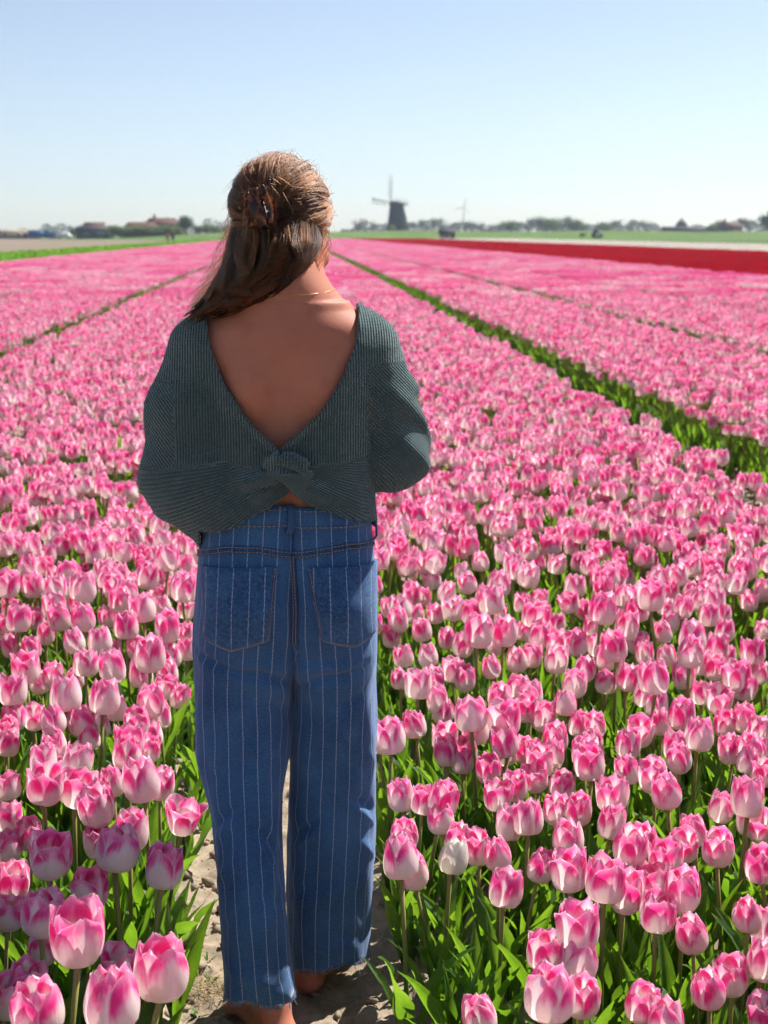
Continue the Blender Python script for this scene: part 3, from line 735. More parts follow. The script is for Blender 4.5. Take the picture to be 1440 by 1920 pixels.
# ---- skin
km = Mat('skin'); kc = km.coord(); k1 = km.noise(kc, 5, 3); k2 = km.noise(kc, 240, 2); k3 = km.noise(kc, 33, 4)
mole = km.n('TexVoronoi', {'Vector': kc, 'Scale': 22.0}, feature='F1').outputs['Distance']
kcol = km.mix(km.step(k1, .3, .7), (.44, .155, .098), (.54, .205, .135))
kcol = km.mix(km.math('MULTIPLY', km.step(k3, .45, .8), .45), kcol, (.40, .115, .075))
k4 = km.noise(kc, 130, 3, .7); kcol = km.mix(km.math('MULTIPLY', km.step(k4, .58, .75), .35), kcol, (.30, .10, .06))
kcol = km.mix(km.math('MULTIPLY', km.step(mole, .055, .035), .6), kcol, (.16, .07, .045))
SKIN = km.done(km.pbr(kcol, .6, .22, km.bump(k2, .16, .002), Subsurface_Weight=.10, Subsurface_Radius=(.012, .004, .002), Subsurface_Scale=1.0))

HEADC = Vector((-.014, .022, 1.512))
HM = Euler((R(-12), R(3), R(-32))).to_matrix()         # looking down a little and to her right
def hd(x, y, z): return tuple(HEADC + HM @ Vector((x, y, z)))
HMn = np.array(HM)
B = Field((-.31, -.24, -.02), (.31, .40, 1.66), .0045)
# torso, seen bare through the open back
B.loft([.86, .92, .98, 1.04, 1.10, 1.16, 1.22, 1.28, 1.32, 1.35, 1.375], [-.008] * 11, [.120, .125, .128, .126, .126, .132, .140, .146, .146, .128, .080], [0, 0, 0, 0, .002, .004, .004, .004, .002, 0, 0], [.070, .080, .086, .088, .088, .094, .100, .101, .094, .078, .05], [.08, .09, .095, .092, .092, .098, .105, .10, .086, .068, .05], .02, 2.3)
for sx, k_ in ((-1, 1), (1, 1)):
    B.ell((-.008 + sx * .064, -.062, 1.242), (.046, .047, .062), .026)                 # shoulder blades
    B.cone((-.012 + sx * .012, -.004, 1.435), (-.010 + sx * .125, -.004, 1.308), .036, .038, .05)  # shoulder slope
    B.cone((-.012 + sx * .016, -.022, 1.42), (-.010 + sx * .100, -.030, 1.298), .030, .038, .05)
    B.ell((-.008 + sx * .065, .085, 1.20), (.058, .045, .055), .03)                   # chest
B.cone((-.012, -.112, 1.00), (-.012, -.122, 1.28), .021, .017, .022, sub=True)         # furrow of the spine
B.cone((-.012, -.012, 1.34), (-.014, .012, 1.47), .053, .050, .05)                    # neck
B.ell((-.012, -.046, 1.35), (.06, .036, .07), .05)
# head
B.ell(hd(0, -.014, .032), (.072, .090, .084), .01, HM); B.ell(hd(0, .040, -.035), (.058, .050, .080), .03, HM)
B.cone(hd(.028, .02, -.062), hd(.008, .070, -.098), .034, .020, .02); B.cone(hd(-.028, .02, -.062), hd(-.008, .070, -.098), .034, .020, .02)
B.cone(hd(0, .088, .005), hd(0, .104, -.032), .008, .011, .01); B.ell(hd(.010, .094, -.036), (.007, .008, .006), .005, HM); B.ell(hd(-.010, .094, -.036), (.007, .008, .006), .005, HM)
for sx in (-1, 1):
    B.ell(hd(sx * .030, .092, .004), (.017, .012, .011), .008, HM, sub=True); B.ell(hd(sx * .030, .076, .003), (.014, .012, .012), .004, HM)
    B.cone(hd(sx * .014, .090, .020), hd(sx * .044, .078, .020), .006, .005, .008)
    B.ell(hd(sx * .040, .066, -.030), (.022, .02, .018), .02, HM)
    e = Euler((R(-15), R(sx * -6), R(sx * 24))).to_matrix(); EM = HM @ e
    B.ell(hd(sx * .073, -.006, .002), (.0070, .019, .030), .008, EM); B.ell(hd(sx * .080, .000, .004), (.006, .010, .016), .003, EM, sub=True)
    B.ell(hd(sx * .070, .002, -.026), (.007, .009, .009), .006, EM)
B.ell(hd(0, .088, -.058), (.020, .010, .005), .004, HM); B.ell(hd(0, .086, -.068), (.017, .010, .006), .004, HM); B.cone(hd(-.02, .095, -.063), hd(.02, .095, -.063), .002, .002, .002, sub=True)
# arms folded forward, hands meeting in front
ARM = {-1: dict(sh=(-.150, .0, 1.298), el=(-.190, .0, 1.07), wr=(-.060, .215, 1.085)), 1: dict(sh=(.124, .0, 1.298), el=(.185, .012, 1.10), wr=(.050, .225, 1.115))}
for sx, a in ARM.items():
    B.ell(a['sh'], (.044, .046, .048), .03); B.cone(a['sh'], a['el'], .042, .034, .02); B.cone(a['el'], a['wr'], .037, .024, .02)
    w = Vector(a['wr']); dirx = Vector((-sx * .72, .62, .12)).normalized(); upv = Vector((0, .25, 1)).normalized(); sidev = dirx.cross(upv).normalized() * sx
    pal = w + dirx * .055
    B.cone(w, pal, .021, .024, .012); B.cone(w + dirx * .03 + upv * .016, w + dirx * .085 + upv * .026, .014, .011, .01); B.cone(w + dirx * .03 - upv * .012, w + dirx * .078 - upv * .026, .015, .011, .01)
    for q, (off, ln) in enumerate(((.030, .066), (.010, .074), (-.010, .068), (-.029, .054))):
        p0 = w + dirx * .078 + upv * off; p1 = p0 + (dirx * .85 - sidev * .3) * ln * .45; p2 = p1 + (dirx * .55 - sidev * .75) * ln * .32; p3 = p2 + (dirx * .1 - sidev * .9) * ln * .25
        B.cone(p0, p1, .0092, .0086, .004); B.cone(p1, p2, .0086, .0078, .003); B.cone(p2, p3, .0078, .0066, .003)
    t0 = w + dirx * .022 + upv * .018; t1 = t0 + (upv * .7 + dirx * .55 - sidev * .4) * .036; t2 = t1 + (upv * .35 + dirx * .9 - sidev * .3) * .030
    B.cone(t0, t1, .013, .010, .006); B.cone(t1, t2, .0098, .0078, .003)
# pelvis, legs and bare feet in mid-step
B.ell((-.060, -.01, .88), (.075, .080, .10), .04); B.ell((.060, -.01, .88), (.075, .080, .10), .04)
LEG = {-1: dict(hip=(-.088, 0, .86), kn=(-.092, -.015, .44), an=(-.050, -.135, .085), dir=Vector((-.42, .9, 0)).normalized()), 1: dict(hip=(.078, 0, .86), kn=(.080, .055, .44), an=(.030, .082, .085), dir=Vector((.46, .89, 0)).normalized())}
for sx, g in LEG.items():
    B.cone(g['hip'], g['kn'], .065, .044, .02); mid = tuple(Vector(g['kn']).lerp(Vector(g['an']), .3) + Vector((0, -.012, 0)))
    B.cone(g['kn'], mid, .042, .042, .02); B.cone(mid, g['an'], .041, .029, .02)
    an = Vector(g['an']); d = g['dir']; s_ = Vector((d.y, -d.x, 0)) * sx
    heel = Vector((an.x, an.y, .030)) - d * .028
    B.ell(heel, (.029, .031, .032), .02); B.cone(an, heel, .028, .026, .02)
    ball = Vector((an.x, an.y, .018)) + d * .120
    B.cone(heel + Vector((0, 0, .0)), ball + s_ * .016 + Vector((0, 0, -.002)), .024, .017, .02); B.cone(an + d * .03 + Vector((0, 0, -.02)), ball - s_ * .016, .027, .018, .02)
    for q, (off, ln, r_) in enumerate(((-.034, .050, .0115), (-.012, .048, .009), (.006, .042, .0085), (.022, .034, .008), (.036, .026, .0075))):
        p0 = ball + s_ * off + Vector((0, 0, -.004)); p1 = p0 + d * ln * .55 + Vector((0, 0, .004)); p2 = p0 + d * ln + Vector((0, 0, -.004))
        B.cone(p0, p1, r_, r_ * .95, .004); B.cone(p1, p2, r_ * .95, r_ * .85, .002)
bv, bq = B.mesh(); bv = relax(bv, bq, 1)
gz = path_height(.03, WY) - .002
person = obj('person', make_mesh('person', bv, bq, SKIN), None, (0, WY, max(-.012, gz)))
tag(person, 'woman seen from behind in open-backed green sweater and striped jeans, standing on the earth path', 'person')
PZ = person.location.z
EYE = simple('eye_white', (.75, .72, .68), .15, .5, .05); IRIS = simple('iris', (.10, .05, .02), .1, .6, .2)
for sx in (-1, 1):
    mb = MB(); c = Vector(hd(sx * .030, .0795, .003)); vs = []; fs = []
    for i in range(9):
        for j in range(12):
            t, q = math.pi * i / 8, 2 * math.pi * j / 12; vs.append(c + Vector((math.sin(t) * math.cos(q), math.sin(t) * math.sin(q), math.cos(t))) * .0112)
    fs = [(i * 12 + j, (i + 1) * 12 + j, (i + 1) * 12 + (j + 1) % 12, i * 12 + (j + 1) % 12) for i in range(8) for j in range(12)]
    mb.add(vs, fs); mb.build('eye', EYE, person, smooth=True)
LIP = simple('lips', (.45, .14, .12), .4, .4, .1, 60)

# ---- jeans: two shaped leg tubes that meet in the centre seam
dmn = Mat('striped_denim'); du, dv = dmn.uvxy(); dc = dmn.coord()
wob = dmn.math('MULTIPLY', dmn.math('SUBTRACT', dmn.noise(dmn.n('CombineXYZ', {0: du, 1: dmn.math('MULTIPLY', dv, 40), 2: 0.0}).outputs[0], 3.0, 3), .5), .0022)
uu = dmn.math('ADD', du, wob); SP = .0268
fr = dmn.math('ABSOLUTE', dmn.math('SUBTRACT', dmn.math('FRACT', dmn.math('ADD', dmn.math('DIVIDE', uu, SP), 100.5)), .5))
line = dmn.step(fr, .036, .018)
dash = dmn.step(dmn.math('FRACT', dmn.math('ADD', dmn.math('MULTIPLY', dv, 130), dmn.math('MULTIPLY', dmn.noise(dc, 90, 2), 1.6))), .10, .30)
dash = dmn.math('ADD', dmn.math('MULTIPLY', dash, .72), .28)
tw = dmn.noise(dmn.n('Mapping', {'Vector': dc, 'Scale': (1, 1, .45)}).outputs[0], 620, 3, .7)
wash = dmn.noise(dc, 7, 4, .6); wash2 = dmn.noise(dmn.n('Mapping', {'Vector': dc, 'Scale': (1, 1, .25)}).outputs[0], 38, 3, .6)
dcol = dmn.mix(dmn.step(wash, .3, .72), (.024, .072, .180), (.050, .138, .290))
dcol = dmn.mix(dmn.math('MULTIPLY', dmn.step(wash2, .52, .8), .3), dcol, (.080, .175, .32))
big = dmn.noise(dmn.n('Mapping', {'Vector': dc, 'Scale': (1, 1, .5)}).outputs[0], 3.2, 3)
dcol = dmn.mix(dmn.math('MULTIPLY', dmn.step(big, .45, .75), .45), dcol, (.075, .19, .34))
dcol = dmn.mix(dmn.math('MULTIPLY', dmn.step(tw, .48, .72), .55), dcol, (.10, .20, .36))
dcol = dmn.mix(dmn.math('MULTIPLY', dmn.step(tw, .50, .30), .5), dcol, (.010, .028, .085))
dcol = dmn.mix(dmn.math('MULTIPLY', dmn.math('MULTIPLY', line, dash), .58), dcol, (.52, .60, .74))
dnm = dmn.bump(dmn.math('ADD', dmn.math('MULTIPLY', tw, .5), dmn.math('MULTIPLY', line, .6)), .35, .0015)
DENIM = dmn.done(dmn.pbr(dcol, .85, .15, dnm, Sheen_Weight=.35, Sheen_Roughness=.5, Sheen_Tint=(.6, .7, 1.0, 1)))
def denim_variant(name, k):
    m = DENIM.copy(); m.name = name; nt = m.node_tree; pb = next(n for n in nt.nodes if n.type == 'BSDF_PRINCIPLED'); src = pb.inputs['Base Color'].links[0].from_socket
    tc = nt.nodes.new('ShaderNodeTexCoord'); nz = nt.nodes.new('ShaderNodeTexNoise'); nz.inputs['Scale'].default_value = 150; nt.links.new(tc.outputs['Object'], nz.inputs['Vector'])
    rp = nt.nodes.new('ShaderNodeMapRange'); rp.inputs[1].default_value = .35; rp.inputs[2].default_value = .65; rp.inputs[3].default_value = k; rp.inputs[4].default_value = min(1.25, k * 1.6); nt.links.new(nz.outputs[0], rp.inputs[0])
    mx = nt.nodes.new('ShaderNodeVectorMath'); mx.operation = 'SCALE'; nt.links.new(src, mx.inputs[0]); nt.links.new(rp.outputs[0], mx.inputs['Scale']); nt.links.new(mx.outputs[0], pb.inputs['Base Color'])
    return m
SEAMD = denim_variant('seam_denim', .48); POCKD = denim_variant('pocket_denim', .72)
tm = Mat('stitch_thread'); STITCH = tm.done(tm.pbr((.34, .25, .23), .8, .2))
frm = Mat('frayed_denim'); FRAY = frm.done(frm.pbr(frm.mix(frm.noise(frm.coord(), 200, 2), (.10, .17, .32), (.42, .47, .56)), .9, .1))

def sil(rows):
    """(row, outer column, inner column, Y) measured in the photograph -> (z, outer x, inner x)"""
    out = []
    for py, a, b, Yp in rows:
        A = at_y(a, py, Yp); C = at_y(b, py, Yp); out.append((A.z - PZ, A.x, C.x))
    return np.array(out)[::-1]
SEAM = at_y(550, 1100, 2.55).x
LT = sil([(944, 379, 560, 2.55), (1000, 373, 560, 2.55), (1060, 368, 560, 2.53), (1130, 362, 560, 2.52), (1190, 358, 560, 2.53), (1240, 359, 553, 2.54), (1300, 362, 548, 2.55), (1380, 367, 547, 2.55), (1450, 375, 540, 2.55), (1510, 390, 531, 2.54), (1560, 397, 527, 2.52), (1630, 400, 529, 2.49), (1700, 404, 534, 2.47), (1800, 409, 543, 2.44), (1893, 413, 554, 2.42)])
RT = sil([(944, 697, 540, 2.55), (1000, 700, 540, 2.55), (1060, 705, 540, 2.53), (1130, 710, 540, 2.52), (1190, 712, 540, 2.53), (1240, 712, 547, 2.54), (1300, 710, 551, 2.56), (1380, 708, 550, 2.58), (1450, 706, 549, 2.60), (1510, 705, 546, 2.61), (1560, 704, 543, 2.62), (1630, 701, 538, 2.63), (1700, 697, 535, 2.64), (1750, 694, 536, 2.65), (1800, 691, 538, 2.65)])
ZB = [0, .07, .15, .25, .35, .42, .5, .6, .68, .74, .80, .85, .90, .95, 1.0, 1.03]
DBK = [.082, .080, .080, .082, .082, .080, .084, .092, .100, .112, .124, .128, .122, .110, .102, .100]
DFR = [.085, .085, .085, .085, .085, .088, .092, .098, .102, .105, .108, .11, .11, .108, .102, .10]
YCL = [-.115, -.110, -.098, -.078, -.048, -.028, -.012, 0, 0, 0, 0, 0, 0, 0, 0, 0]
YCR = [.070, .070, .068, .066, .062, .052, .036, .014, .004, 0, 0, 0, 0, 0, 0, 0]
class Tube:
    def __init__(s, T, yc, sx, zlo):
        s.T, s.yc, s.sx = T, yc, sx; s.z0 = zlo; s.z1 = T[-1, 0]; s.N = 160; s.cache = {}
    def ring(s, z):
        """closed ring at height z starting at the middle of the back, with arc length (positive outwards)"""
        xo = float(cint(z, s.T[:, 0], s.T[:, 1])); xi = float(cint(z, s.T[:, 0], s.T[:, 2]))
        cx, hw = (xo + xi) / 2, abs(xo - xi) / 2
        db, df, yc = [float(np.interp(z, ZB, v)) for v in (DBK, DFR, s.yc)]
        up = float(sstep(z, .64, .78)); low = float(sstep(z, .40, .10))
        th = np.linspace(0, 2 * np.pi, s.N + 1)                       # 0 = back, grows towards the outer side
        sn, cs = np.sin(th), np.cos(th)
        inner = sn < 0
        n = np.where(inner, 2.3 + up * 5.0, 2.35 + .2 * low)
        x = np.sign(sn) * np.abs(sn)**(2 / n); y = -np.sign(cs) * np.abs(cs)**(2 / n)
        X = cx + s.sx * hw * x; Y = yc + np.where(y < 0, y * db, y * df)
        # rounding of each buttock and the fold below it
        bz = math.exp(-((z - .845) / .055)**2); Y = np.where(y < 0, Y - .016 * bz * np.exp(-((x + .05) / .62)**2), Y)
        seamv = np.exp(-((x + 1.0) / .22)**2) * up; Y = np.where(y < 0, Y + .012 * seamv, Y)
        k = np.sin(th * 3 + s.sx * 1.3 + z * 9) * .0022 * (1 - up) + np.sin(th * 7 + z * 23 + s.sx) * .0010 * (1 - up * .7)
        # slanting pulls below the seat, behind the knee and above the hem
        for (zc, sl_, am, wd, tc, tw_) in s.FOLDS:
            tt = (th + np.pi) % (2 * np.pi) - np.pi
            k = k + am * np.exp(-((z - zc - sl_ * (tt - tc)) / wd)**2) * np.exp(-((tt - tc) / tw_)**2)
        nx_, ny_ = X - cx, (Y - yc) * hw / max(db, .01); ln = np.hypot(nx_, ny_) + 1e-6
        X = X + nx_ / ln * k; Y = Y + ny_ / ln * k
        Pn = np.stack([X, Y, np.full_like(X, z)], -1)
        arc = np.concatenate([[0], np.cumsum(np.hypot(np.diff(X), np.diff(Y)))])
        tot = arc[-1]; u = np.where(arc > tot / 2, arc - tot, arc)
        return Pn, u, tot, arc
    def surf(s, u, z, off=0.0):
        kz_ = round(z * 2500)
        if kz_ not in s.cache: s.cache[kz_] = s.ring(kz_ / 2500)
        Pn, _, tot, arc = s.cache[kz_]; a = u % tot
        p = np.array([np.interp(a, arc, Pn[:, 0]), np.interp(a, arc, Pn[:, 1]), z]); e = .003
        q = np.array([np.interp((a + e) % tot, arc, Pn[:, 0]), np.interp((a + e) % tot, arc, Pn[:, 1]), z]); t = q - p; t /= np.linalg.norm(t) + 1e-9
        nrm = np.array([-t[1], t[0], 0]) * s.sx * -1.0
        if nrm @ (p - np.array([Pn[:, 0].mean(), Pn[:, 1].mean(), z])) < 0: nrm = -nrm
        return p + nrm * off
class TubeL(Tube): FOLDS = [(.715, .030, -.013, .009, -.25, .75), (.735, .016, .007, .012, -.1, .8), (.690, .045, .006, .014, -.3, .7), (.745, .020, -.010, .009, .6, .55), (.66, .06, -.006, .012, -.5, .5), (.44, -.05, -.010, .011, .55, .45), (.415, -.05, .007, .011, .6, .45), (.40, .06, -.010, .010, -.6, .45), (.375, .06, .007, .010, -.55, .45), (.34, -.06, .007, .013, .75, .5), (.30, .05, -.006, .013, -.5, .5), (.26, -.05, -.005, .012, .5, .5), (.16, .03, .006, .018, .3, .7), (.12, -.03, -.005, .015, -.3, .6), (.56, .06, .004, .018, -.4, .6), (.52, -.05, -.004, .016, .5, .5)]
class TubeR(Tube): FOLDS = [(.705, .030, -.011, .009, -.2, .75), (.728, .02, .006, .012, -.1, .8), (.750, -.012, -.008, .009, -.5, .5), (.66, .05, -.006, .013, .3, .6), (.43, -.06, -.010, .011, .7, .42), (.405, -.06, .008, .011, .7, .42), (.38, .06, -.009, .010, -.6, .42), (.355, .06, .006, .011, -.6, .42), (.33, -.06, .007, .013, .8, .5), (.27, .05, -.005, .013, -.2, .6), (.24, .03, .006, .018, 0, .8), (.15, -.03, -.005, .016, .4, .6), (.55, -.05, .004, .018, .5, .6), (.50, .05, -.004, .015, -.3, .5)]
tubeL = TubeL(LT, YCL, -1, float(LT[0, 0])); tubeR = TubeR(RT, YCR, 1, float(RT[0, 0]))
jeans = empty('jeans', (0, 0, 0), 0, person)
def hem_z(s, th):
    return (.012 * np.sin(th + 1.0) + .006 * np.sin(th * 3 + .4) + .003 * np.sin(th * 8)) * 1.0
for tb in (tubeL, tubeR):
    zs = np.concatenate([np.linspace(tb.z0 + .02, .66, 90), np.linspace(.668, tb.z1, 60)])
    rows_, uvs_ = [], []
    th = np.linspace(0, 2 * np.pi, tb.N + 1)
    Pn, u, tot, arc = tb.ring(tb.z0 + .01); bot = Pn.copy(); bot[:, 2] += hem_z(tb, th) - (.016 if tb.sx < 0 else .004); rows_.append(bot[:-1]); uvs_.append(np.stack([u, bot[:, 2]], -1)[:-1])
    for z in zs:
        Pn, u, tot, arc = tb.ring(z); rows_.append(Pn[:-1]); uvs_.append(np.stack([u, np.full_like(u, z)], -1)[:-1])
    G3 = np.array(rows_); U3 = np.array(uvs_); a, b = G3.shape[:2]
    # waviness of worn cloth
    wv = fbm(np.stack([G3[..., 0] * 14, G3[..., 1] * 14, G3[..., 2] * 7], -1), 3) * .0042 * (1 - .8 * sstep(G3[..., 2], .72, .95))
    cxy = G3[..., :2].mean(1, keepdims=True); dn = G3[..., :2] - cxy; dn /= np.linalg.norm(dn, axis=-1, keepdims=True); G3[..., :2] += dn * wv[..., None]
    tb.G3 = G3
    idx = np.arange(a * b).reshape(a, b); nx2 = np.roll(idx, -1, 1)
    Fq = np.stack([idx[:-1], nx2[:-1], nx2[1:], idx[1:]], -1).reshape(-1, 4)
    if tb.sx < 0: Fq = Fq[:, ::-1]
    me = make_mesh('trouser_leg', G3.reshape(-1, 3), Fq, DENIM, U3.reshape(-1, 2))
    o = obj('trouser_leg', me, jeans); md = o.modifiers.new('thick', 'SOLIDIFY'); md.thickness = .003; md.offset = -1
    # loose threads along the raw hem
    fr_ = MB(); r5 = np.random.RandomState(5 + int(tb.sx))
    for k in range(420):
        j = r5.randint(b); p = Vector(G3[0, j]); ln = r5.uniform(.003, .009) if r5.rand() < .965 else r5.uniform(.012, .026)
        d = Vector((r5.uniform(-.6, .6), r5.uniform(-.6, .6), -1)).normalized(); q = p + d * ln * .5; e = q + Vector((r5.uniform(-.6, .6), r5.uniform(-.6, .6), -.6)).normalized() * ln * .6
        fr_.tube([p + Vector((0, 0, .004)), q, e], [.0007, .0005, .0003], 3, False)
    tag(fr_.build('frayed_hem', FRAY, o), kind='stuff')

def strip(tb, pts, wd, off, name, mat, parent, thick=.002):
    """a band of cloth lying on the leg along (u, z) points"""
    G = []; U = []
    for i, (u, z) in enumerate(pts):
        a_ = pts[max(i - 1, 0)]; b_ = pts[min(i + 1, len(pts) - 1)]; t = np.array([b_[0] - a_[0], b_[1] - a_[1]]); t /= np.linalg.norm(t) + 1e-9; n_ = np.array([-t[1], t[0]])
        G.append([tb.surf(u + n_[0] * q * wd, z + n_[1] * q * wd, off) for q in (-.5, 0, .5)]); U.append([(u + n_[0] * q * wd, z + n_[1] * q * wd) for q in (-.5, 0, .5)])
    mb = MB(); mb.grid(G, U); o = mb.build(name, mat, parent, smooth=True); md = o.modifiers.new('thick', 'SOLIDIFY'); md.thickness = thick; md.offset = 0
    return o
def stitch_line(tb, pts, parent, off=.0035, r=.0009, seg=.0045):
    mb = MB(); L = []
    for (a_, b_) in zip(pts[:-1], pts[1:]):
        n_ = max(1, int(math.hypot(b_[0] - a_[0], b_[1] - a_[1]) / seg)); L += [(a_[0] + (b_[0] - a_[0]) * i / n_, a_[1] + (b_[1] - a_[1]) * i / n_) for i in range(n_)]
    L.append(pts[-1])
    for i in range(0, len(L) - 1):
        p = tb.surf(*L[i], off); q = tb.surf(*L[i + 1], off); mb.tube([p, p + (q - p) * .72], r, 4, False)
    return mb.build('stitching', STITCH, parent)
def find(tb, px, py):
    """(u, z) on the back of the leg seen at a pixel of the photograph"""
    best = None
    for u in np.linspace(-.16, .16, 45):
        p0 = at_y(px, py, WY - .12); z = p0.z - PZ
        for it in range(2):
            p = tb.surf(u, z); w_ = at_y(px, py, WY + p[1]); z = w_.z - PZ
        p = tb.surf(u, z); d = abs(proj((p[0], p[1] + WY, p[2] + PZ))[0] - px)
        if p[1] < .02 and (best is None or d < best[0]): best = (d, u, z)
    return best[1], best[2]
def polyline(tb, pix, n=9):
    q = [find(tb, *p) for p in pix]; out = []
    for a_, b_ in zip(q[:-1], q[1:]): out += [(a_[0] + (b_[0] - a_[0]) * i / n, a_[1] + (b_[1] - a_[1]) * i / n) for i in range(n)]
    return out + [q[-1]]
# back pockets
for tb, cn in ((tubeL, [(385, 1058), (516, 1061), (505, 1199), (437, 1219), (386, 1194)]), (tubeR, [(576, 1063), (699, 1047), (701, 1178), (661, 1211), (603, 1200)])):
    c5 = [np.array(find(tb, *p)) for p in cn]; G = []; U = []
    nS, nT = 17, 19
    for i in range(nT):
        t = i / (nT - 1); row = []; ur = []
        for j in range(nS):
            s_ = j / (nS - 1); top = c5[0] + (c5[1] - c5[0]) * s_
            mid_s = .5 if tb is tubeL else .6
            bot = c5[4] + (c5[3] - c5[4]) * (s_ / mid_s) if s_ < mid_s else c5[3] + (c5[2] - c5[3]) * ((s_ - mid_s) / (1 - mid_s))
            q = top + (bot - top) * t; edge = min(s_, 1 - s_, 1 - t) < .001
            row.append(tb.surf(q[0], q[1], -.0005 if edge else .0052)); ur.append((q[0] + .006, q[1]))
        G.append(row); U.append(ur)
    mb = MB(); mb.grid(G, U); pk = mb.build('pocket', POCKD, jeans, smooth=True); md = pk.modifiers.new('thick', 'SOLIDIFY'); md.thickness = .005; md.offset = -1
    def ins(d):
        cc = sum(c5) / 5; return [p + (cc - p) / np.linalg.norm(cc - p) * d for p in c5]
    q_ = [tuple(x) for x in ins(.0065)]; ln_ = []
    for a_, b_ in zip([q_[0], q_[4], q_[3], q_[2]], [q_[4], q_[3], q_[2], q_[1]]): ln_ += [(a_[0] + (b_[0] - a_[0]) * i / 8, a_[1] + (b_[1] - a_[1]) * i / 8) for i in range(8)]
    strip(tb, ln_ + [q_[1]], .011, .0058, 'pocket_edge', SEAMD, pk, .0016)
    tq_ = [tuple(c5[0] + (c5[4] - c5[0]) / np.linalg.norm(c5[4] - c5[0]) * .009 + (c5[1] - c5[0]) * i / 12) for i in range(13)]
    strip(tb, tq_, .016, .0060, 'pocket_edge', SEAMD, pk, .0016)
    for d, cl in ((.002, 1), (.0115, 1)):
        q = ins(d); q = [tuple(x) for x in q]; stitch_line(tb, [q[0], q[4], q[3], q[2], q[1]], pk, .0076)
    dv_ = (c5[4] - c5[0]) / np.linalg.norm(c5[4] - c5[0])
    for d in (.004, .016): stitch_line(tb, [tuple(c5[0] + dv_ * d), tuple(c5[1] + dv_ * d)], pk, .0076)
# yoke seams, centre seam, waistband with its loops
for tb, pix in ((tubeL, [(372, 1036), (430, 1029), (490, 1031), (545, 1040)]), (tubeR, [(554, 1040), (600, 1034), (650, 1024), (702, 1013)])):
    ln = polyline(tb, pix, 8); y_ = strip(tb, ln, .012, .0022, 'yoke_seam', SEAMD, jeans)
    for d in (-.004, .004): stitch_line(tb, [(u, z + d) for u, z in ln], y_, .004)
    wb_rows = []
    zt, zb_ = tb.z1 + .001, tb.z1 - .036
    G = []; U = []
    for z, of in ((zb_, .001), (zb_ + .002, .0045), ((zt + zb_) / 2, .0045), (zt - .001, .0045), (zt + .002, .001)):
        row = []; ur = []
        Pn, _, tot, arc = tb.ring(min(z, tb.z1))
        for a_ in np.linspace(0, tot, 90):
            row.append(tb.surf(a_, min(z, tb.z1), of) + np.array([0, 0, max(0, z - tb.z1)])); ur.append((a_ if a_ < tot / 2 else a_ - tot, z))
        G.append(row); U.append(ur)
    mb = MB(); mb.grid(G, U); wb = mb.build('waistband', DENIM, jeans, smooth=True)
    us = np.linspace(-.10, .10, 24)
    for z in (zb_ + .004, zt - .004): stitch_line(tb, [(u, z) for u in us], wb, .006)
cs_l = polyline(tubeR, [(553, 1040), (555, 1100), (556, 1160), (556, 1208)], 10)
cs = strip(tubeR, cs_l, .010, .003, 'centre_seam', SEAMD, jeans)
for d in (-.0035, .0035): stitch_line(tubeR, [(u + d, z) for u, z in cs_l], cs, .0055)
for (px, py0, py1, yy) in ((538, 948, 1000, 2.497), (379, 985, 1012, 2.56), (697, 978, 1012, 2.55)):
    p0 = at_y(px, py0, yy) - Vector((0, WY, PZ)); p1 = at_y(px, py1, yy) - Vector((0, WY, PZ))
    tb = tubeL if px < 549 else tubeR
    u0, _ = find(tb, px, min(py1, 1010)); G = []
    for i in range(9):
        t = i / 8; z = p1.z + (p0.z - p1.z) * t; lift = .009 if .05 < t < .95 else .004
        G.append([tb.surf(u0 + d, min(z, tb.z1), lift) + np.array([0, 0, max(0, z - tb.z1)]) for d in (-.006, 0, .006)])
    mb = MB(); mb.grid(G, [[(u0 + .011, .5)] * 3] * 9); o = mb.build('belt_loop', DENIM, jeans, smooth=True); md = o.modifiers.new('thick', 'SOLIDIFY'); md.thickness = .003; md.offset = 0

# ---- sweater
def WP(px, py, Yp=2.52):
    p = at_y(px, py, Yp); return np.array([p.x, p.y - WY, p.z - PZ])
K = Field((-.33, -.22, .90), (.31, .37, 1.42), .004)
K.loft([.94, .97, 1.0, 1.04, 1.08, 1.12, 1.18, 1.24, 1.29, 1.33, 1.352, 1.368], [-.010] * 12, [.166, .165, .163, .158, .156, .156, .160, .164, .164, .152, .128, .09], [0] * 6 + [.004] * 4 + [0, 0], [.128, .128, .126, .122, .118, .116, .121, .1235, .117, .098, .074, .045], [.12, .12, .12, .12, .12, .12, .12, .118, .10, .08, .06, .04], .012, 2.5)
K.cone((-.010 + .06, -.002, 1.370), (.128, -.004, 1.306), .034, .058, .03); K.cone((-.010 - .06, -.002, 1.372), (-.150, -.004, 1.305), .034, .060, .03)
# left sleeve hangs in one bag with the back panel
sL, eL, wL = (-.150, -.002, 1.295), (-.190, -.002, 1.080), (-.055, .21, 1.085)
K.cone(sL, (-.182, -.002, 1.19), .062, .074, .045); K.cone((-.182, -.002, 1.19), eL, .074, .084, .05); K.ell((-.186, .0, 1.062), (.088, .09, .080), .03)
K.cone((-.150, -.03, 1.045), (-.12, -.045, 1.02), .070, .060, .05)
K.cone(eL, wL, .078, .036, .03)
# right sleeve stands off with a crease
sR, eR, wR = (.132, -.002, 1.290), (.180, .012, 1.112), (.045, .22, 1.115)
K.cone(sR, (.162, .0, 1.21), .064, .065, .022); K.cone((.162, .0, 1.21), eR, .064, .064, .012); K.ell((.182, .010, 1.102), (.062, .066, .062), .02)
K.cone(eR, wR, .062, .034, .03)
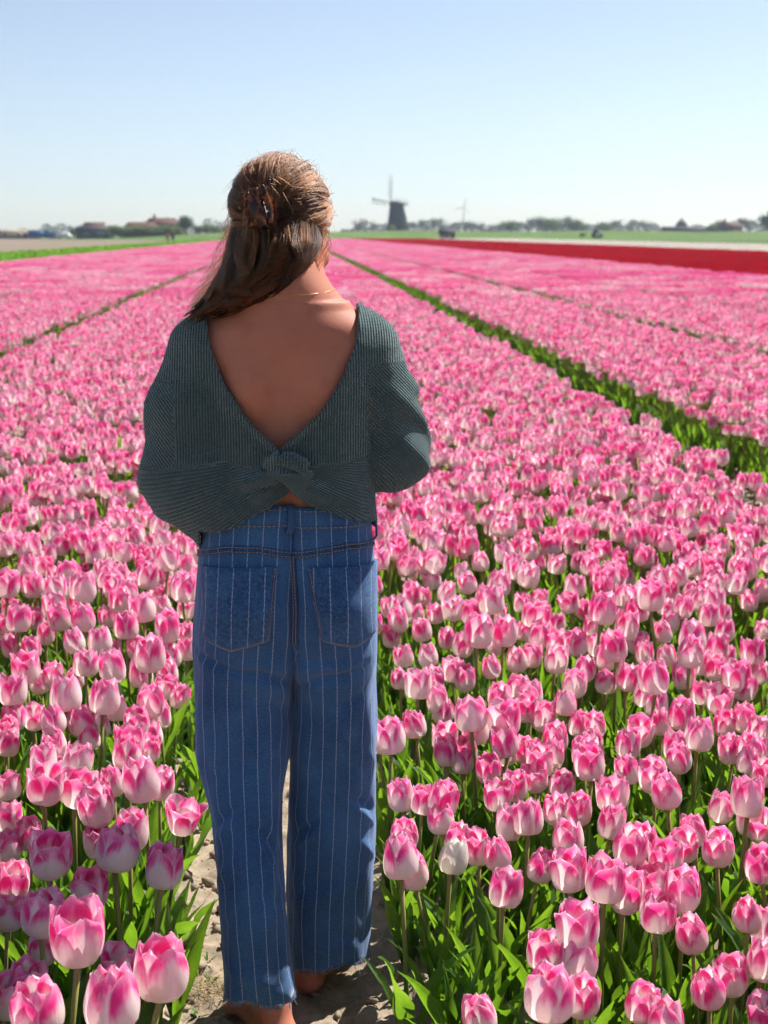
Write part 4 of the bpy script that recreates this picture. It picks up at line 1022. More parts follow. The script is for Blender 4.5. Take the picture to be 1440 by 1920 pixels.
# the knit always lies outside the body
bi = [np.clip((K.ax[i] - B.lo[i]) / B.h, 0, B.n[i] - 1.001) for i in range(3)]; b0 = [np.floor(v).astype(int) for v in bi]; bf = [(bi[i] - b0[i]).astype(np.float32) for i in range(3)]
acc_ = 0
for dx in (0, 1):
    for dy in (0, 1):
        for dz in (0, 1):
            wq = ((bf[0] if dx else 1 - bf[0])[:, None, None] * (bf[1] if dy else 1 - bf[1])[None, :, None] * (bf[2] if dz else 1 - bf[2])[None, None, :])
            acc_ = acc_ + wq * B.F[np.ix_(b0[0] + dx, b0[1] + dy, b0[2] + dz)]
lim = np.maximum(np.maximum(K.ax[2] - 1.41, .955 - K.ax[2])[None, None, :], (K.ax[1] - .16)[None, :, None])
acc_ = np.maximum(acc_ - .0095, lim).astype(np.float32)
hh_ = np.clip(.5 + .5 * (K.F - acc_) / .012, 0, 1); K.F = (K.F + (acc_ - K.F) * hh_ - .012 * hh_ * (1 - hh_)).astype(np.float32)
# twist of cloth in the small of the back
yk = -.127
def kp(px, py, dy=0.0):
    q = WP(px, py, WY + yk); return (q[0], yk + dy, q[2])
def ysurf(x): return -.1225 * max(.02, 1 - (abs(x + .01) / .162)**2.5)**.4
def ks(px, py, dy=0.0):
    q = WP(px, py, WY - .12); return (q[0], ysurf(q[0]) + dy, q[2])
def run(pix, r0, r1, kk, sub=False):
    pl = [ks(*p) for p in pix]; m_ = len(pl) - 1
    for i in range(m_): K.cone(pl[i], pl[i + 1], r0 + (r1 - r0) * i / m_, r0 + (r1 - r0) * (i + 1) / m_, kk, sub)
# raised folds running into the twist
for pix, r0, r1 in (([(516, 890, .002), (465, 905, .004), (405, 930, .006)], .012, .006), ([(515, 900, .003), (480, 930, .004), (440, 962, .006)], .010, .005), ([(560, 905, .002), (605, 925, .004), (670, 950, .006)], .013, .006), ([(530, 834, .001), (560, 806, .003), (606, 766, .005)], .009, .006), ([(517, 834, .001), (490, 808, .003), (450, 772, .005)], .009, .006)):
    run(pix, r0, r1, .010)
# creases between them
for pix in ([(524, 842, -.002), (521, 866, -.001), (506, 880, -.001), (450, 880, .002), (390, 890, .004)], [(528, 908, -.002), (495, 915, .0), (440, 942, .003)], [(580, 892, -.002), (620, 896, .0), (675, 905, .004)]):
    run(pix, .0055, .003, .006, True)
# the band of cloth turned round the crossing
run([(508, 868, -.002), (524, 856, -.012), (545, 858, -.018), (566, 868, -.017), (576, 882, -.012), (566, 897, -.008)], .0108, .010, .004)
run([(518, 880, -.006), (532, 886, -.014), (548, 898, -.014), (558, 914, -.008), (568, 932, .001)], .0108, .010, .004)
run([(528, 872, -.021), (545, 876, -.023), (560, 886, -.020)], .0035, .003, .004, True)
K.ell(ks(584, 876, -.012), (.015, .014, .0055), .005, sub=True)
K.ell(ks(526, 846, -.012), (.004, .012, .012), .005, sub=True)
# folds
for a_, b_, r_ in ((kp(330, 975, -.0), kp(395, 960, -.02), .007), (kp(345, 990, .0), kp(400, 985, -.02), .006)):
    K.cone(a_, b_, r_, r_, .012, sub=True)
mk = np.argwhere(np.abs(K.F) < .022); Xg, Yg, Zg = [K.ax[i][mk[:, i]] for i in range(3)]
pp = np.stack([Xg, Yg, Zg], -1).astype(np.float32)
slv = sstep(Xg, .10, .16) * sstep(Zg, 1.26, 1.2); slL = sstep(-Xg, .15, .23) * sstep(Zg, 1.25, 1.05)
dF = -.0032 * vnoise(pp * np.array([14, 14, 9], np.float32)) - .0016 * vnoise(pp * 34)
wrp = vnoise(pp * np.array([9, 9, 6], np.float32)); amp_ = np.clip(.55 + .9 * vnoise(pp * np.array([7, 7, 16], np.float32) + 20), 0, 1.3)
dF = dF - .0065 * amp_ * slv * np.sin((Zg + (Xg - .15) * .9 + Yg * .5) * 88 + 2.2 * wrp) * sstep(Zg, 1.03, 1.09)
dF = dF - .0028 * slL * np.sin((Zg * .8 - (Xg + .2) * .8) * 70 + 2.0 * wrp)
K.F[mk[:, 0], mk[:, 1], mk[:, 2]] += dF.astype(np.float32)
kv, kq = K.mesh(); kv = relax(kv, kq, 2)
V_l = np.array([WP(*p)[[2, 0]] for p in ((523, 838), (470, 790), (420, 720), (392, 645), (383, 594))]); V_r = np.array([WP(*p)[[2, 0]] for p in ((523, 838), (590, 780), (641, 710), (669, 640), (676, 584))])
x, y, z = kv.T
zl = np.concatenate([[V_l[0, 0] - .1], V_l[:, 0], [1.5]]); xl = np.interp(z, zl, np.concatenate([[V_l[0, 1] + .11], V_l[:, 1], [V_l[-1, 1] - .002]])); xr = np.interp(z, np.concatenate([[V_r[0, 0] - .1], V_r[:, 0], [1.5]]), np.concatenate([[V_r[0, 1] - .11], V_r[:, 1], [V_r[-1, 1] + .002]]))
fz = np.array([1.20, 1.30, 1.32, 1.345, 1.5]); xlf = np.interp(z, fz, [.1, -.02, -.11, -.150, -.158]); xrf = np.interp(z, fz, [-.1, -.02, .08, .118, .128])
bl = sstep(y, -.015, .03); XL = xl + (xlf - xl) * bl; XR = xr + (xrf - xr) * bl
g1 = np.maximum(XL - x, x - XR)
HEM = np.array([WP(px, py, 2.50)[[0, 2]] for px, py in ((300, 1010), (375, 999), (405, 998), (440, 985), (480, 962), (508, 948), (545, 917), (585, 946), (640, 966), (698, 986), (720, 990))])
zh = np.interp(x, HEM[:, 0], HEM[:, 1]); zh = zh + (.965 - zh) * sstep(y, -.03, .03)
zh = np.where(x < WP(372, 998)[0], np.minimum(zh, .945), zh)
g2 = z - zh
# open cuffs at the wrists
g3 = np.ones(len(x))
for e_, w_ in ((eL, wL), (eR, wR)):
    e_ = np.array(e_); w_ = np.array(w_); d = (w_ - e_) / np.linalg.norm(w_ - e_); q = (kv - w_) @ d; near_ = np.linalg.norm(kv - w_, axis=1) < .08
    g3 = np.where(near_, np.minimum(g3, .004 - q), g3)
kv2, kt = clip_mesh(kv, kq, np.minimum(np.minimum(g1, g2), g3))
x, y, z = kv2.T
# direction of the knit: upright on the upper back, fanning out of the twist below it, slanting on the sleeves
zw = np.interp(x, [WP(300, 900)[0], WP(420, 860)[0], WP(520, 870)[0], WP(600, 862)[0], WP(700, 856)[0]], [WP(300, 880)[2], WP(420, 862)[2], WP(520, 880)[2], WP(600, 866)[2], WP(700, 858)[2]])
kx, kz = kp(545, 872)[0], kp(545, 872)[2]
rib_up = x + .10 * (y + .1) * np.sign(x)
ang = np.arctan2(z - (kz + .02), np.where(x < kx, kx - x + .06, x - kx + .06))
rib_dn = ang * .19
rib_sl = z * .75 + x * .65 + y * .3
k_dn = sstep(zw - z, -.002, .004); k_sl = sstep(x, .128, .140) * sstep(z, 1.30, 1.26)
ksl_L = sstep(-x, .205, .212) * sstep(z, 1.28, 1.22)
RIB = 2 * math.pi / .0051
a1 = np.where(k_sl > .5, rib_sl, np.where(k_dn > .5, rib_dn, np.where(ksl_L > .5, .8 * x + .6 * z, rib_up))) * RIB
a2 = np.where(k_sl > .5, x - z, np.where(k_dn > .5, np.hypot(x - kx, z - kz), z)) * (2 * math.pi / .0050)
wm = Mat('green_knit'); wc = wm.coord()
s1 = wm.math('SINE', wm.attr('rib')); s2 = wm.math('SINE', wm.math('ADD', wm.attr('row'), wm.math('MULTIPLY', wm.math('ABSOLUTE', s1), 1.6)))
fz1 = wm.noise(wc, 420, 3, .7); fz2 = wm.noise(wc, 60, 3); fz3 = wm.noise(wc, 7, 3)
kh = wm.math('ADD', wm.math('MULTIPLY', s1, .55), wm.math('ADD', wm.math('MULTIPLY', s2, .12), wm.math('MULTIPLY', fz1, .7)))
wcol = wm.mix(wm.step(fz1, .3, .7), (.046, .080, .083), (.125, .180, .184))
wcol = wm.mix(wm.math('MULTIPLY', wm.step(fz2, .4, .75), .35), wcol, (.15, .20, .205))
wcol = wm.mix(wm.math('MULTIPLY', wm.step(s1, -.1, -.9), .62), wcol, (.016, .028, .032))
wcol = wm.mix(wm.math('MULTIPLY', wm.step(fz3, .5, .8), .25), wcol, (.05, .075, .085))
KNIT = wm.done(wm.pbr(wcol, .95, .1, wm.bump(kh, 1.0, .0030), Sheen_Weight=.55, Sheen_Roughness=.45, Sheen_Tint=(.62, .78, .78, 1)))
sw = obj('sweater', make_mesh('sweater', kv2, kt, KNIT, attrs={'rib': a1, 'row': a2}), person)
md = sw.modifiers.new('thick', 'SOLIDIFY'); md.thickness = .0055; md.offset = -.6
# wool fuzz standing off the outline
try:
    rgf = np.random.RandomState(17); tri = kv2[kt]; nn = np.cross(tri[:, 1] - tri[:, 0], tri[:, 2] - tri[:, 0]); ar = np.linalg.norm(nn, axis=1); nn /= ar[:, None] + 1e-12
    pick = rgf.choice(len(kt), 16000, p=ar / ar.sum()); w3 = rgf.dirichlet((1, 1, 1), 16000); p0 = (tri[pick] * w3[..., None]).sum(1); n0 = nn[pick]
    rr = rgf.randn(16000, 3) * .8; dr = n0 + rr; dr /= np.linalg.norm(dr, axis=1)[:, None]; ln = rgf.uniform(.002, .007, (16000, 1))
    hp = np.stack([p0, p0 + dr * ln * .5, p0 + (dr + rgf.randn(16000, 3) * .5) * ln], 1)
    hc = bpy.data.hair_curves.new('wool_fuzz'); hc.add_curves([3] * 16000); hc.position_data.foreach_set('vector', hp.astype(np.float32).ravel())
    ra = hc.attributes.new('radius', 'FLOAT', 'POINT'); ra.data.foreach_set('value', np.tile([.00016, .00014, .00008], 16000).astype(np.float32))
    fm = Mat('wool_fibre'); hc.materials.append(fm.done(fm.pbr((.10, .15, .155), .9, .1)))
    tag(obj('wool_fuzz', hc, sw), kind='stuff')
except Exception as ex:
    print('fuzz', ex)
# ---- hair: combed back into a claw clip, the length blown over the left shoulder
rh = np.random.RandomState(8)
hm = Mat('brown_hair'); hi = hm.n('HairInfo')
tone = hm.attr('tone')
hcol = hm.mix(tone, (.0050, .0016, .0009), (.115, .040, .0135))
hb = hm.n('BsdfHairPrincipled', {'Color': hcol, 'Roughness': .38, 'Radial Roughness': .5, 'Coat': 0.0, 'IOR': 1.38}, parametrization='COLOR')
HAIR = hm.done(hb.outputs[0])
um = Mat('hair_mass'); uc = um.coord()
UNDER = um.done(um.pbr(um.mix(um.noise(um.n('Mapping', {'Vector': uc, 'Scale': (1, 1, .12)}).outputs[0], 260, 3), (.008, .0035, .002), (.022, .010, .006)), .9, .05))
SKC = Vector(hd(0, -.016, .034)); SKR = np.array([.080, .098, .090])
def skull(d, k=1.0):
    """point on the head of hair in direction d (head frame)"""
    d = np.asarray(d, float); d = d / np.linalg.norm(d, axis=-1, keepdims=True); r = 1 / np.sqrt(((d / SKR)**2).sum(-1, keepdims=True))
    return (d * r * k) @ np.array(HM).T + np.array(SKC)
CLIP = at_y(489, 388, 2.492) - Vector((0, WY, PZ))
dc = np.array(HM.inverted() @ (CLIP - SKC)); dc /= np.linalg.norm(dc)
ROWS = np.array([  # row, left column, right column, centre Y, thickness towards the camera
 (345, 462, 590, 2.600, .050), (385, 446, 598, 2.600, .056), (425, 434, 602, 2.597, .074), (460, 424, 602, 2.585, .088), (495, 416, 586, 2.572, .078), (525, 400, 562, 2.562, .066), (550, 385, 528, 2.556, .056), (570, 371, 492, 2.555, .047), (585, 358, 452, 2.555, .037), (598, 345, 392, 2.560, .022)], float)
def tail(a, b, t):
    """a: -1 left .. 1 right, b: 0 inside .. 1 outer face, t: 0 top .. 1 tips -> person frame"""
    r = t * (len(ROWS) - 1); q = [np.interp(r, np.arange(len(ROWS)), ROWS[:, i]) for i in range(5)]
    px = q[1] + (q[2] - q[1]) * (a + 1) / 2; Yd = q[3] - q[4] * np.sqrt(np.maximum(0, 1 - np.minimum(1, a * a))) * b
    # pixel + depth -> place
    d0 = np.stack([_f[i] + _r[i] * (px - 720) / F_PX + _u[i] * (960 - q[0]) / F_PX for i in range(3)], -1); tt = Yd / d0[..., 1]
    return np.stack([d0[..., 0] * tt, Yd - WY, CAM_H + d0[..., 2] * tt - PZ], -1)
strands = []; tones = []; rads = []
NP = 16; T = np.linspace(0, 1, NP)
# combed sections
for k in range(6600):
    az = rh.uniform(-125, 125) if k < 5200 else rh.uniform(70, 135); top = 58 - 62 * (abs(az) / 112)**1.2 + rh.uniform(-6, 6)
    el = top if rh.rand() < .35 else rh.uniform(top, 85)
    if k >= 5200: el = rh.uniform(-22, 16)
    d0 = np.array([math.sin(R(az)) * math.cos(R(el)), math.cos(R(az)) * math.cos(R(el)), math.sin(R(el))])
    e = dc + rh.randn(3) * .09; e /= np.linalg.norm(e); om = math.acos(np.clip(d0 @ e, -1, 1)); lock = int(az / 9) * 7.1 + int(el / 14) * 3.3
    W0 = np.sin((1 - T) * om) / math.sin(om); W1 = np.sin(T * om) / math.sin(om)
    lay = rh.rand(); D = W0[:, None] * d0 + W1[:, None] * e
    D = D + .055 * np.sin(T * 3.14)[:, None] * np.array([math.sin(lock), math.sin(lock * 1.7), math.sin(lock * 2.3)]) + (.016 * np.sin(T * (5 + 3 * rh.rand()) + rh.rand() * 6)[:, None] * rh.randn(3))
    lift = .985 + .05 * lay + .045 * (np.sin(T * 3.14)**2) * math.sin(lock * 2.1) + (.035 + .05 * max(0, d0[2])) * np.sin(T * 3.14) * (.4 + .6 * math.sin(lock * 1.3)) + .02 * np.sin(T * 9 + lock) - .05 * T**6 - .03 * (1 - T)**4
    strands.append(skull(D, lift[:, None])); tones.append(np.clip(.12 + .30 * math.sin(lock) + rh.randn() * .18 + .5 * max(0, d0[2])**2, 0, 1)); rads.append(1.0)  # upward-facing strands get a lighter tone: sunlit crown painted into the colour
# loose length: about twenty wavy locks of different lift and length
NL = 22; lock_a = np.sort(np.sin(np.linspace(-1.5, 1.5, NL)) + rh.randn(NL) * .03); lock_b = rh.uniform(.82, 1.16, NL); lock_ph = rh.rand(NL) * 6.28; lock_w = rh.uniform(.7, 1.3, NL); lock_end = rh.uniform(.82, 1.0, NL); lock_t = rh.permutation(np.linspace(-.12, .62, NL)); lock_f = rh.uniform(7, 12, NL)
for k in range(8200):
    L_ = rh.randint(NL); ca = lock_a[L_]; q1, q2 = rh.randn(2); deep = rh.rand() < .35
    t0 = rh.uniform(0, .10); t1 = lock_end[L_] * rh.uniform(.80, 1.02); tt = t0 + (t1 - t0) * T; sp = .085 * lock_w[L_] * (1.25 - .75 * tt + .25 * np.sin(tt * 5 + lock_ph[L_])) 
    a = ca + q1 * sp * (1.6 if deep else 1.0)
    sway = (.15 * np.sin(tt * lock_f[L_] + lock_ph[L_]) + .07 * np.sin(tt * 2.1 * lock_f[L_] + lock_ph[L_] * 2)) * np.minimum(1, tt * 1.6)
    aw = a + sway + .03 * np.sin(tt * (9 + 6 * rh.rand()) + rh.rand() * 6) * tt
    bw = (lock_b[L_] if not deep else .80) + .10 * q2 * .6 + (.16 * np.cos(tt * lock_f[L_] + lock_ph[L_]) * np.minimum(1, tt * 1.5) if not deep else 0) - .12 * (1 - np.minimum(1, tt * 5))
    P = tail(1.06 * np.tanh(aw / 1.06 * 1.4), bw, np.minimum(tt, 1.0))
    wv_ = np.minimum(1, tt * 1.3)**1.5 * (.0095 * np.sin(tt * lock_f[L_] * 1.35 + lock_ph[L_] * 3) + .005 * np.sin(tt * lock_f[L_] * 2.9 + lock_ph[L_]))
    P = P + wv_[:, None] * np.array([.75, 0, .65]) + (np.minimum(1, tt)**3 * .008 * np.sin(lock_ph[L_] * 5))[:, None] * np.array([-.6, -.5, .8])
    strands.append(P); tones.append(np.clip((.0 if deep else .05) + lock_t[L_] + rh.randn() * .22, 0, 1)); rads.append(1.15)  # low base tone puts shade into the colour of the loose length
# gathered tuft that falls out of the clip
for k in range(1100):
    u = rh.rand(); e0 = np.array(CLIP) + rh.randn(3) * np.array([.012, .006, .014]); a1 = rh.uniform(-.75, -.05); b1 = rh.uniform(1.0, 1.14); t1 = rh.uniform(.6, .98)
    P = np.zeros((NP, 3)); tt = np.linspace(.12, t1, NP); G0 = tail(np.full(NP, a1) + .08 * np.sin(tt * 8 + round(a1 * 6) * 2), np.full(NP, b1), tt); wgt = np.clip(1 - T * 2.6, 0, 1)[:, None]**1.3
    P = G0 * (1 - wgt) + (e0 + np.array([-.01, .0, -.06]) * T[:, None] * 2) * wgt
    strands.append(P); tones.append(np.clip(.5 + .3 * math.sin(round(a1 * 6) * 2.2) + rh.randn() * .2, 0, 1)); rads.append(1.0)
# untidy locks lying across the crown
for k in range(64):
    az = rh.uniform(-110, 110); el = rh.uniform(15, 75); d0 = np.array([math.sin(R(az)) * math.cos(R(el)), math.cos(R(az)) * math.cos(R(el)), math.sin(R(el))])
    e0 = dc + rh.randn(3) * .22; e0 /= np.linalg.norm(e0); bow = rh.randn(3) * .16; hgt = rh.uniform(.03, .10); tn = rh.uniform(.2, 1.0); fq = rh.uniform(4, 9); p6 = rh.rand() * 6
    for q in range(26):
        D = d0 * (1 - T[:, None]) + e0 * T[:, None] + bow * np.sin(T * 3.14)[:, None] + rh.randn(3) * .018 + .03 * np.sin(T * fq + p6)[:, None] * bow / .16
        strands.append(skull(D, (1.01 + hgt * np.sin(T * 3.14) + rh.randn() * .006)[:, None])); tones.append(np.clip(tn + rh.randn() * .12, 0, 1)); rads.append(.9)
# flyaways
for k in range(300):
    az = rh.uniform(-180, 180); el = rh.uniform(5, 88); d0 = np.array([math.sin(R(az)) * math.cos(R(el)), math.cos(R(az)) * math.cos(R(el)), math.sin(R(el))])
    e = d0 + rh.randn(3) * .45 + np.array([.15, -.2, -.1]); e /= np.linalg.norm(e); D = d0 * (1 - T[:, None]) + e * T[:, None]
    strands.append(skull(D, (1.03 + rh.uniform(.02, .26) * T**1.5 + .03 * np.sin(T * 9 + rh.rand() * 6))[:, None])); tones.append(rh.uniform(.5, 1)); rads.append(.65)
for k in range(220):
    a = rh.choice([-1, 1]) * rh.uniform(.9, 1.1); t0 = rh.uniform(.0, .6); tt = t0 + rh.uniform(.2, .45) * T
    sp = rh.uniform(.0, .22) * (1 if a > 0 else 1.4)
    strands.append(tail(a + np.sign(a) * sp * T**1.5 + .08 * np.sin(T * 6 + rh.rand() * 6), np.full(NP, 1.0), np.clip(tt, 0, 1))); tones.append(rh.uniform(.4, 1)); rads.append(.7)
nS = len(strands); hp = np.array(strands, np.float32)
hc = bpy.data.hair_curves.new('hair'); hc.add_curves([NP] * nS); hc.position_data.foreach_set('vector', hp.ravel())
taper = np.concatenate([np.full(NP - 4, 1.0), [.85, .65, .45, .2]])
ra = hc.attributes.new('radius', 'FLOAT', 'POINT'); ra.data.foreach_set('value', (np.array(rads)[:, None] * taper * .00042).astype(np.float32).ravel())
ta = hc.attributes.new('tone', 'FLOAT', 'CURVE'); ta.data.foreach_set('value', np.array(tones, np.float32))
hc.materials.append(HAIR)
tag(obj('hair', hc, person), kind='stuff')
# dense hair below the strands
Hf = Field((-.16, -.16, 1.36), (.13, .16, 1.66), .004)
Hf.ell(SKC, SKR * np.array([.985, .985, .985]), .01, HM)
v_, q_ = Hf.mesh(); v_ = relax(v_, q_, 1); loc_ = (v_ - np.array(HEADC)) @ np.array(HM)
g_ = .012 + .8 * loc_[:, 2] - loc_[:, 1]; g_ = np.minimum(g_, loc_[:, 2] + .075)
cv_, ct_ = clip_mesh(v_, q_, g_)
aa = np.linspace(-1, 1, 22); tt = np.linspace(0, .95, 26); A_, T_ = np.meshgrid(aa, tt)
out_ = tail(A_ * .84, np.full_like(A_, .80), T_); in_ = tail(A_ * .84, np.full_like(A_, -.10), T_)
mbh = MB(); mbh.add(cv_, [tuple(t) for t in ct_])
ring = np.concatenate([out_, in_[:, ::-1]], 1); mbh.grid(np.concatenate([ring, ring[:, :1]], 1))
mbh.build('hair_mass', UNDER, person, smooth=True)

# ---- claw clip
cm = Mat('tortoiseshell'); cc = cm.coord(); cn = cm.noise(cc, 55, 3, .6)
CLAW = cm.done(cm.pbr(cm.mix(cm.step(cn, .42, .60), (.020, .008, .008), (.20, .045, .012)), .32, .35, None))
MET = simple('spring_metal', (.45, .38, .30), .3, .6, .1)
clip = empty('hair_claw_clip', CLIP + Vector((0, WY, PZ))); clip.rotation_euler = (R(-14), R(-6), R(34))
clip.scale = (.72, .80, .92)
tag(clip, 'dark tortoiseshell claw clip gathering the woman\'s hair', 'hair clip')
for sx in (-1, 1):
    # curved jaw hugging the hair
    G = []
    for i in range(11):
        q = i / 10; zz = -.036 + .072 * q; wdt = .030 * (math.sin(math.pi * (.12 + .76 * q))**.6)
        G.append([(sx * (.003 + wdt * s_), -.010 - .010 * math.sin(s_ * 1.9) + .020 * s_ * s_, zz + sx * .002) for s_ in np.linspace(0, 1, 7)])
    mb = MB(); mb.grid(G); jaw = mb.build('jaw', CLAW, clip, smooth=True); md = jaw.modifiers.new('thick', 'SOLIDIFY'); md.thickness = .0030; md.offset = 0
    md = jaw.modifiers.new('round', 'BEVEL'); md.width = .0010; md.segments = 2
    for i in range(5):
        zz = -.028 + .014 * i; w0 = .030 * (math.sin(math.pi * (.12 + .76 * (zz + .036) / .072))**.6)
        mb = MB(); mb.tube([(sx * (.002 + w0 * .95), .002, zz), (sx * (w0 * .95 + .004), .016, zz - .001), (sx * (w0 * .75), .034, zz - .002)], [.0030, .0026, .0012], 8); mb.build('tooth', CLAW, jaw, smooth=True)
    # finger tab
    G = []
    for i in range(10):
        q = i / 9; w2 = .013 * math.sin(math.pi * (.2 + .75 * q))**.7
        G.append([(sx * (.004 + .012 * q) + w2 * s_ * .55, -.012 - .024 * q + .004 * math.sin(q * 3), .006 + (.034 * q if sx > 0 else -.030 * q) + w2 * s_ * .7) for s_ in np.linspace(-1, 1, 5)])
    mb = MB(); mb.grid(G); tb_ = mb.build('finger_tab', CLAW, clip, smooth=True); md = tb_.modifiers.new('thick', 'SOLIDIFY'); md.thickness = .0028; md.offset = 0
mb = MB(); mb.tube([(.0035 * math.cos(i * .9), -.012 + .0035 * math.sin(i * .9), -.011 + i * .00055) for i in range(41)], .0007, 5); mb.build('spring', MET, clip, smooth=True)
for zz in (-.013, .013):
    mb = MB(); mb.tube([(-.010, -.013, zz), (0, -.017, zz), (.010, -.013, zz)], [.0026, .003, .0026], 8); mb.build('hinge', CLAW, clip, smooth=True)

# ---- necklace: fine chain on the skin
def skin_at(ang, z):
    c0 = np.array([-.012, .0]); d = np.array([math.sin(ang), -math.cos(ang)])
    for r_ in np.arange(.03, .2, .001):
        p = np.array([c0[0] + d[0] * r_, c0[1] + d[1] * r_, z]); i = np.round((p - B.lo) / B.h).astype(int)
        if B.F[tuple(i)] > 0: return p + np.append(d, 0) * .0012
    return p
GOLD = simple('gold', (.60, .38, .16), .35, .6, .1); [setattr(n_.inputs['Metallic'], 'default_value', 1.0) for n_ in GOLD.node_tree.nodes if n_.type == 'BSDF_PRINCIPLED']
zb = at_y(545, 553, 2.53).z - PZ
mb = MB(); pts_ = []
for k in range(90):
    a_ = 2 * math.pi * k / 90; pts_.append(skin_at(a_, zb + .012 * (1 - math.cos(a_)) * .9 - .012 * max(0, -math.cos(a_)) * 3))
pts_ = [Vector((pts_[k] * .5 + (pts_[k - 1] + pts_[(k + 1) % 90]) * .25).tolist()) for k in range(90)]
mb.tube(pts_ + [pts_[0]], .00045, 5, False); nk = empty('necklace', (0, WY, PZ)); mb.build('chain', GOLD, nk, smooth=True)
p = skin_at(R(-29), zb + .001); mb = MB(); mb.tube([p + np.array([.0035 * math.cos(q), -.001, .0035 * math.sin(q)]) for q in np.linspace(0, 6.283, 15)], .0008, 5, False); mb.build('clasp', GOLD, nk, smooth=True)
tag(nk, 'thin gold chain round the woman\'s neck, clasp at the nape', 'necklace')
# ================================================================== far things
rb = np.random.RandomState(12)
def ground_at(px, Y, z=0.0):
    p = at_y(px, 438, Y); return Vector((p.x, Y, z))
# ---- trees
BARK = simple('bark', (.10, .08, .065), .9, .2, .3, 3)
def leafmat(name, a, b, tr):
    m = Mat(name); r = m.rnd(); n = m.noise(m.coord(), .8, 3); c = m.mix(n, a, b)
    return m.done(m.n('MixShader', {0: .3, 1: m.pbr(c, .6, .25), 2: m.n('BsdfTranslucent', {0: tr})}).outputs[0])
LF_DARK = leafmat('foliage_dark', (.035, .060, .030), (.06, .085, .042), (.06, .10, .03))
LF_MID = leafmat('foliage_mid', (.06, .10, .03), (.10, .15, .045), (.14, .22, .04))
LF_PALE = leafmat('foliage_spring', (.14, .18, .07), (.20, .24, .10), (.22, .28, .08))
LF_BARE = leafmat('foliage_budding', (.085, .085, .07), (.125, .125, .10), (.10, .10, .07))
def tree_meshes(seed, H, Wd, leaf, nl, ls, low=.25, lean=0.0):
    r = np.random.RandomState(seed); tr = MB(); tips = []
    def limb(p, d, L, rad, dep):
        q = p + d * L * .5 + Vector(r.randn(3) * .04 * L); e = p + d * L
        tr.tube([p, q, e], [rad, rad * .8, rad * .55], 5, False); tips.append((e, L))
        if dep == 0: return
        for k in range(r.randint(3, 5)):
            nd = (d + Vector((r.uniform(-1, 1) * Wd * .9, r.uniform(-1, 1) * Wd * .9, r.uniform(-.1, .6)))).normalized()
            limb(p + d * L * r.uniform(.45, 1.0), nd, L * r.uniform(.55, .75), rad * .5, dep - 1)
    limb(Vector((0, 0, -.1)), Vector((lean, 0, 1)).normalized(), H * .36, H * .028, 3)
    zmax = max(t[0].z for t in tips); k_ = H * .95 / zmax
    tr.v = [tuple(Vector(p) * k_) for p in tr.v]; tips = [(t[0] * k_, t[1]) for t in tips if t[0].z * k_ > H * low]
    V = []; F = []
    for i in range(nl):
        if i % 2:
            c = tips[r.randint(len(tips))][0] + Vector(r.randn(3) * H * .06)
        else:
            q = r.randn(3); q = q / np.linalg.norm(q) * r.rand()**.45; ph = math.atan2(q[1], q[0]); lump = 1 + .22 * math.sin(3 * ph + seed) + .15 * math.sin(5 * q[2] + seed * 2)
            c = Vector((q[0] * H * .30 * Wd * lump, q[1] * H * .30 * Wd * lump, H * (.58 + low * .3) + q[2] * H * (.40 - low * .3) * lump))
        c.z = min(c.z, H * 1.02)
        a = r.randn(3); a /= np.linalg.norm(a); b = np.cross(a, r.randn(3)); b /= np.linalg.norm(b); s = ls * r.uniform(.5, 1.3); n = len(V)
        V += [c + Vector(a * s), c + Vector(b * s * .7), c - Vector(a * s), c - Vector(b * s * .7)]; F.append((n, n + 1, n + 2, n + 3))
    return tr.mesh('trunk', BARK), make_mesh('crown', V, F, leaf, smooth=False)
KINDS = {'bare': [tree_meshes(40 + i, 10, 1.0, LF_BARE, 700, .24) for i in range(3)], 'mid': [tree_meshes(50 + i, 8, 1.1, LF_MID, 900, .34, .15) for i in range(2)], 'dark': [tree_meshes(60 + i, 8, 1.0, LF_DARK, 1100, .36, .10) for i in range(2)], 'pale': [tree_meshes(70 + i, 5, 1.3, LF_PALE, 800, .26, .05) for i in range(2)]}
KH = {'bare': 10, 'mid': 8, 'dark': 8, 'pale': 5}
def tree(kind, px, Y, top, z, label, group=None, name='tree', wide=1.0):
    p = ground_at(px, Y, z); h = at_y(px, top, Y).z - z; s = h / KH[kind]
    root = empty(name, p, rb.rand() * 6.28); root.scale = (s * wide, s * wide, s); tag(root, label, 'tree' if name == 'tree' else 'shrub', group)
    ms = KINDS[kind][rb.randint(len(KINDS[kind]))]; obj('trunk', ms[0], root); obj('crown', ms[1], root)
ORD = 'first second third fourth fifth sixth seventh eighth ninth tenth eleventh twelfth thirteenth fourteenth fifteenth sixteenth seventeenth eighteenth nineteenth twentieth'.split()
row1 = [(672, 412), (684, 409), (700, 414)]
for k, (px, t) in enumerate(row1): tree('bare', px, 780, t, 0, '%s hazy bare tree counting from the windmill back to the woman\'s head' % ORD[2 - k], 'hazy trees beside the windmill')
row2 = [(775, 416), (787, 412), (800, 418), (815, 410), (830, 409), (846, 416), (872, 418), (884, 413), (902, 416), (918, 419), (938, 415)]
for k, (px, t) in enumerate(row2): tree('bare', px, 760 + 20 * (k % 3), t, 0, '%s hazy tree to the right of the windmill on the horizon' % ORD[k], 'hazy trees right of the windmill', wide=1.2)
row3 = [(957, 413, 'mid'), (972, 416, 'bare'), (990, 411, 'bare'), (1008, 404, 'bare'), (1024, 409, 'mid'), (1040, 408, 'mid'), (1056, 406, 'bare'), (1074, 412, 'mid'), (1090, 416, 'mid'), (1130, 417, 'mid'), (1150, 411, 'bare'), (1183, 414, 'bare'), (1210, 412, 'bare')]
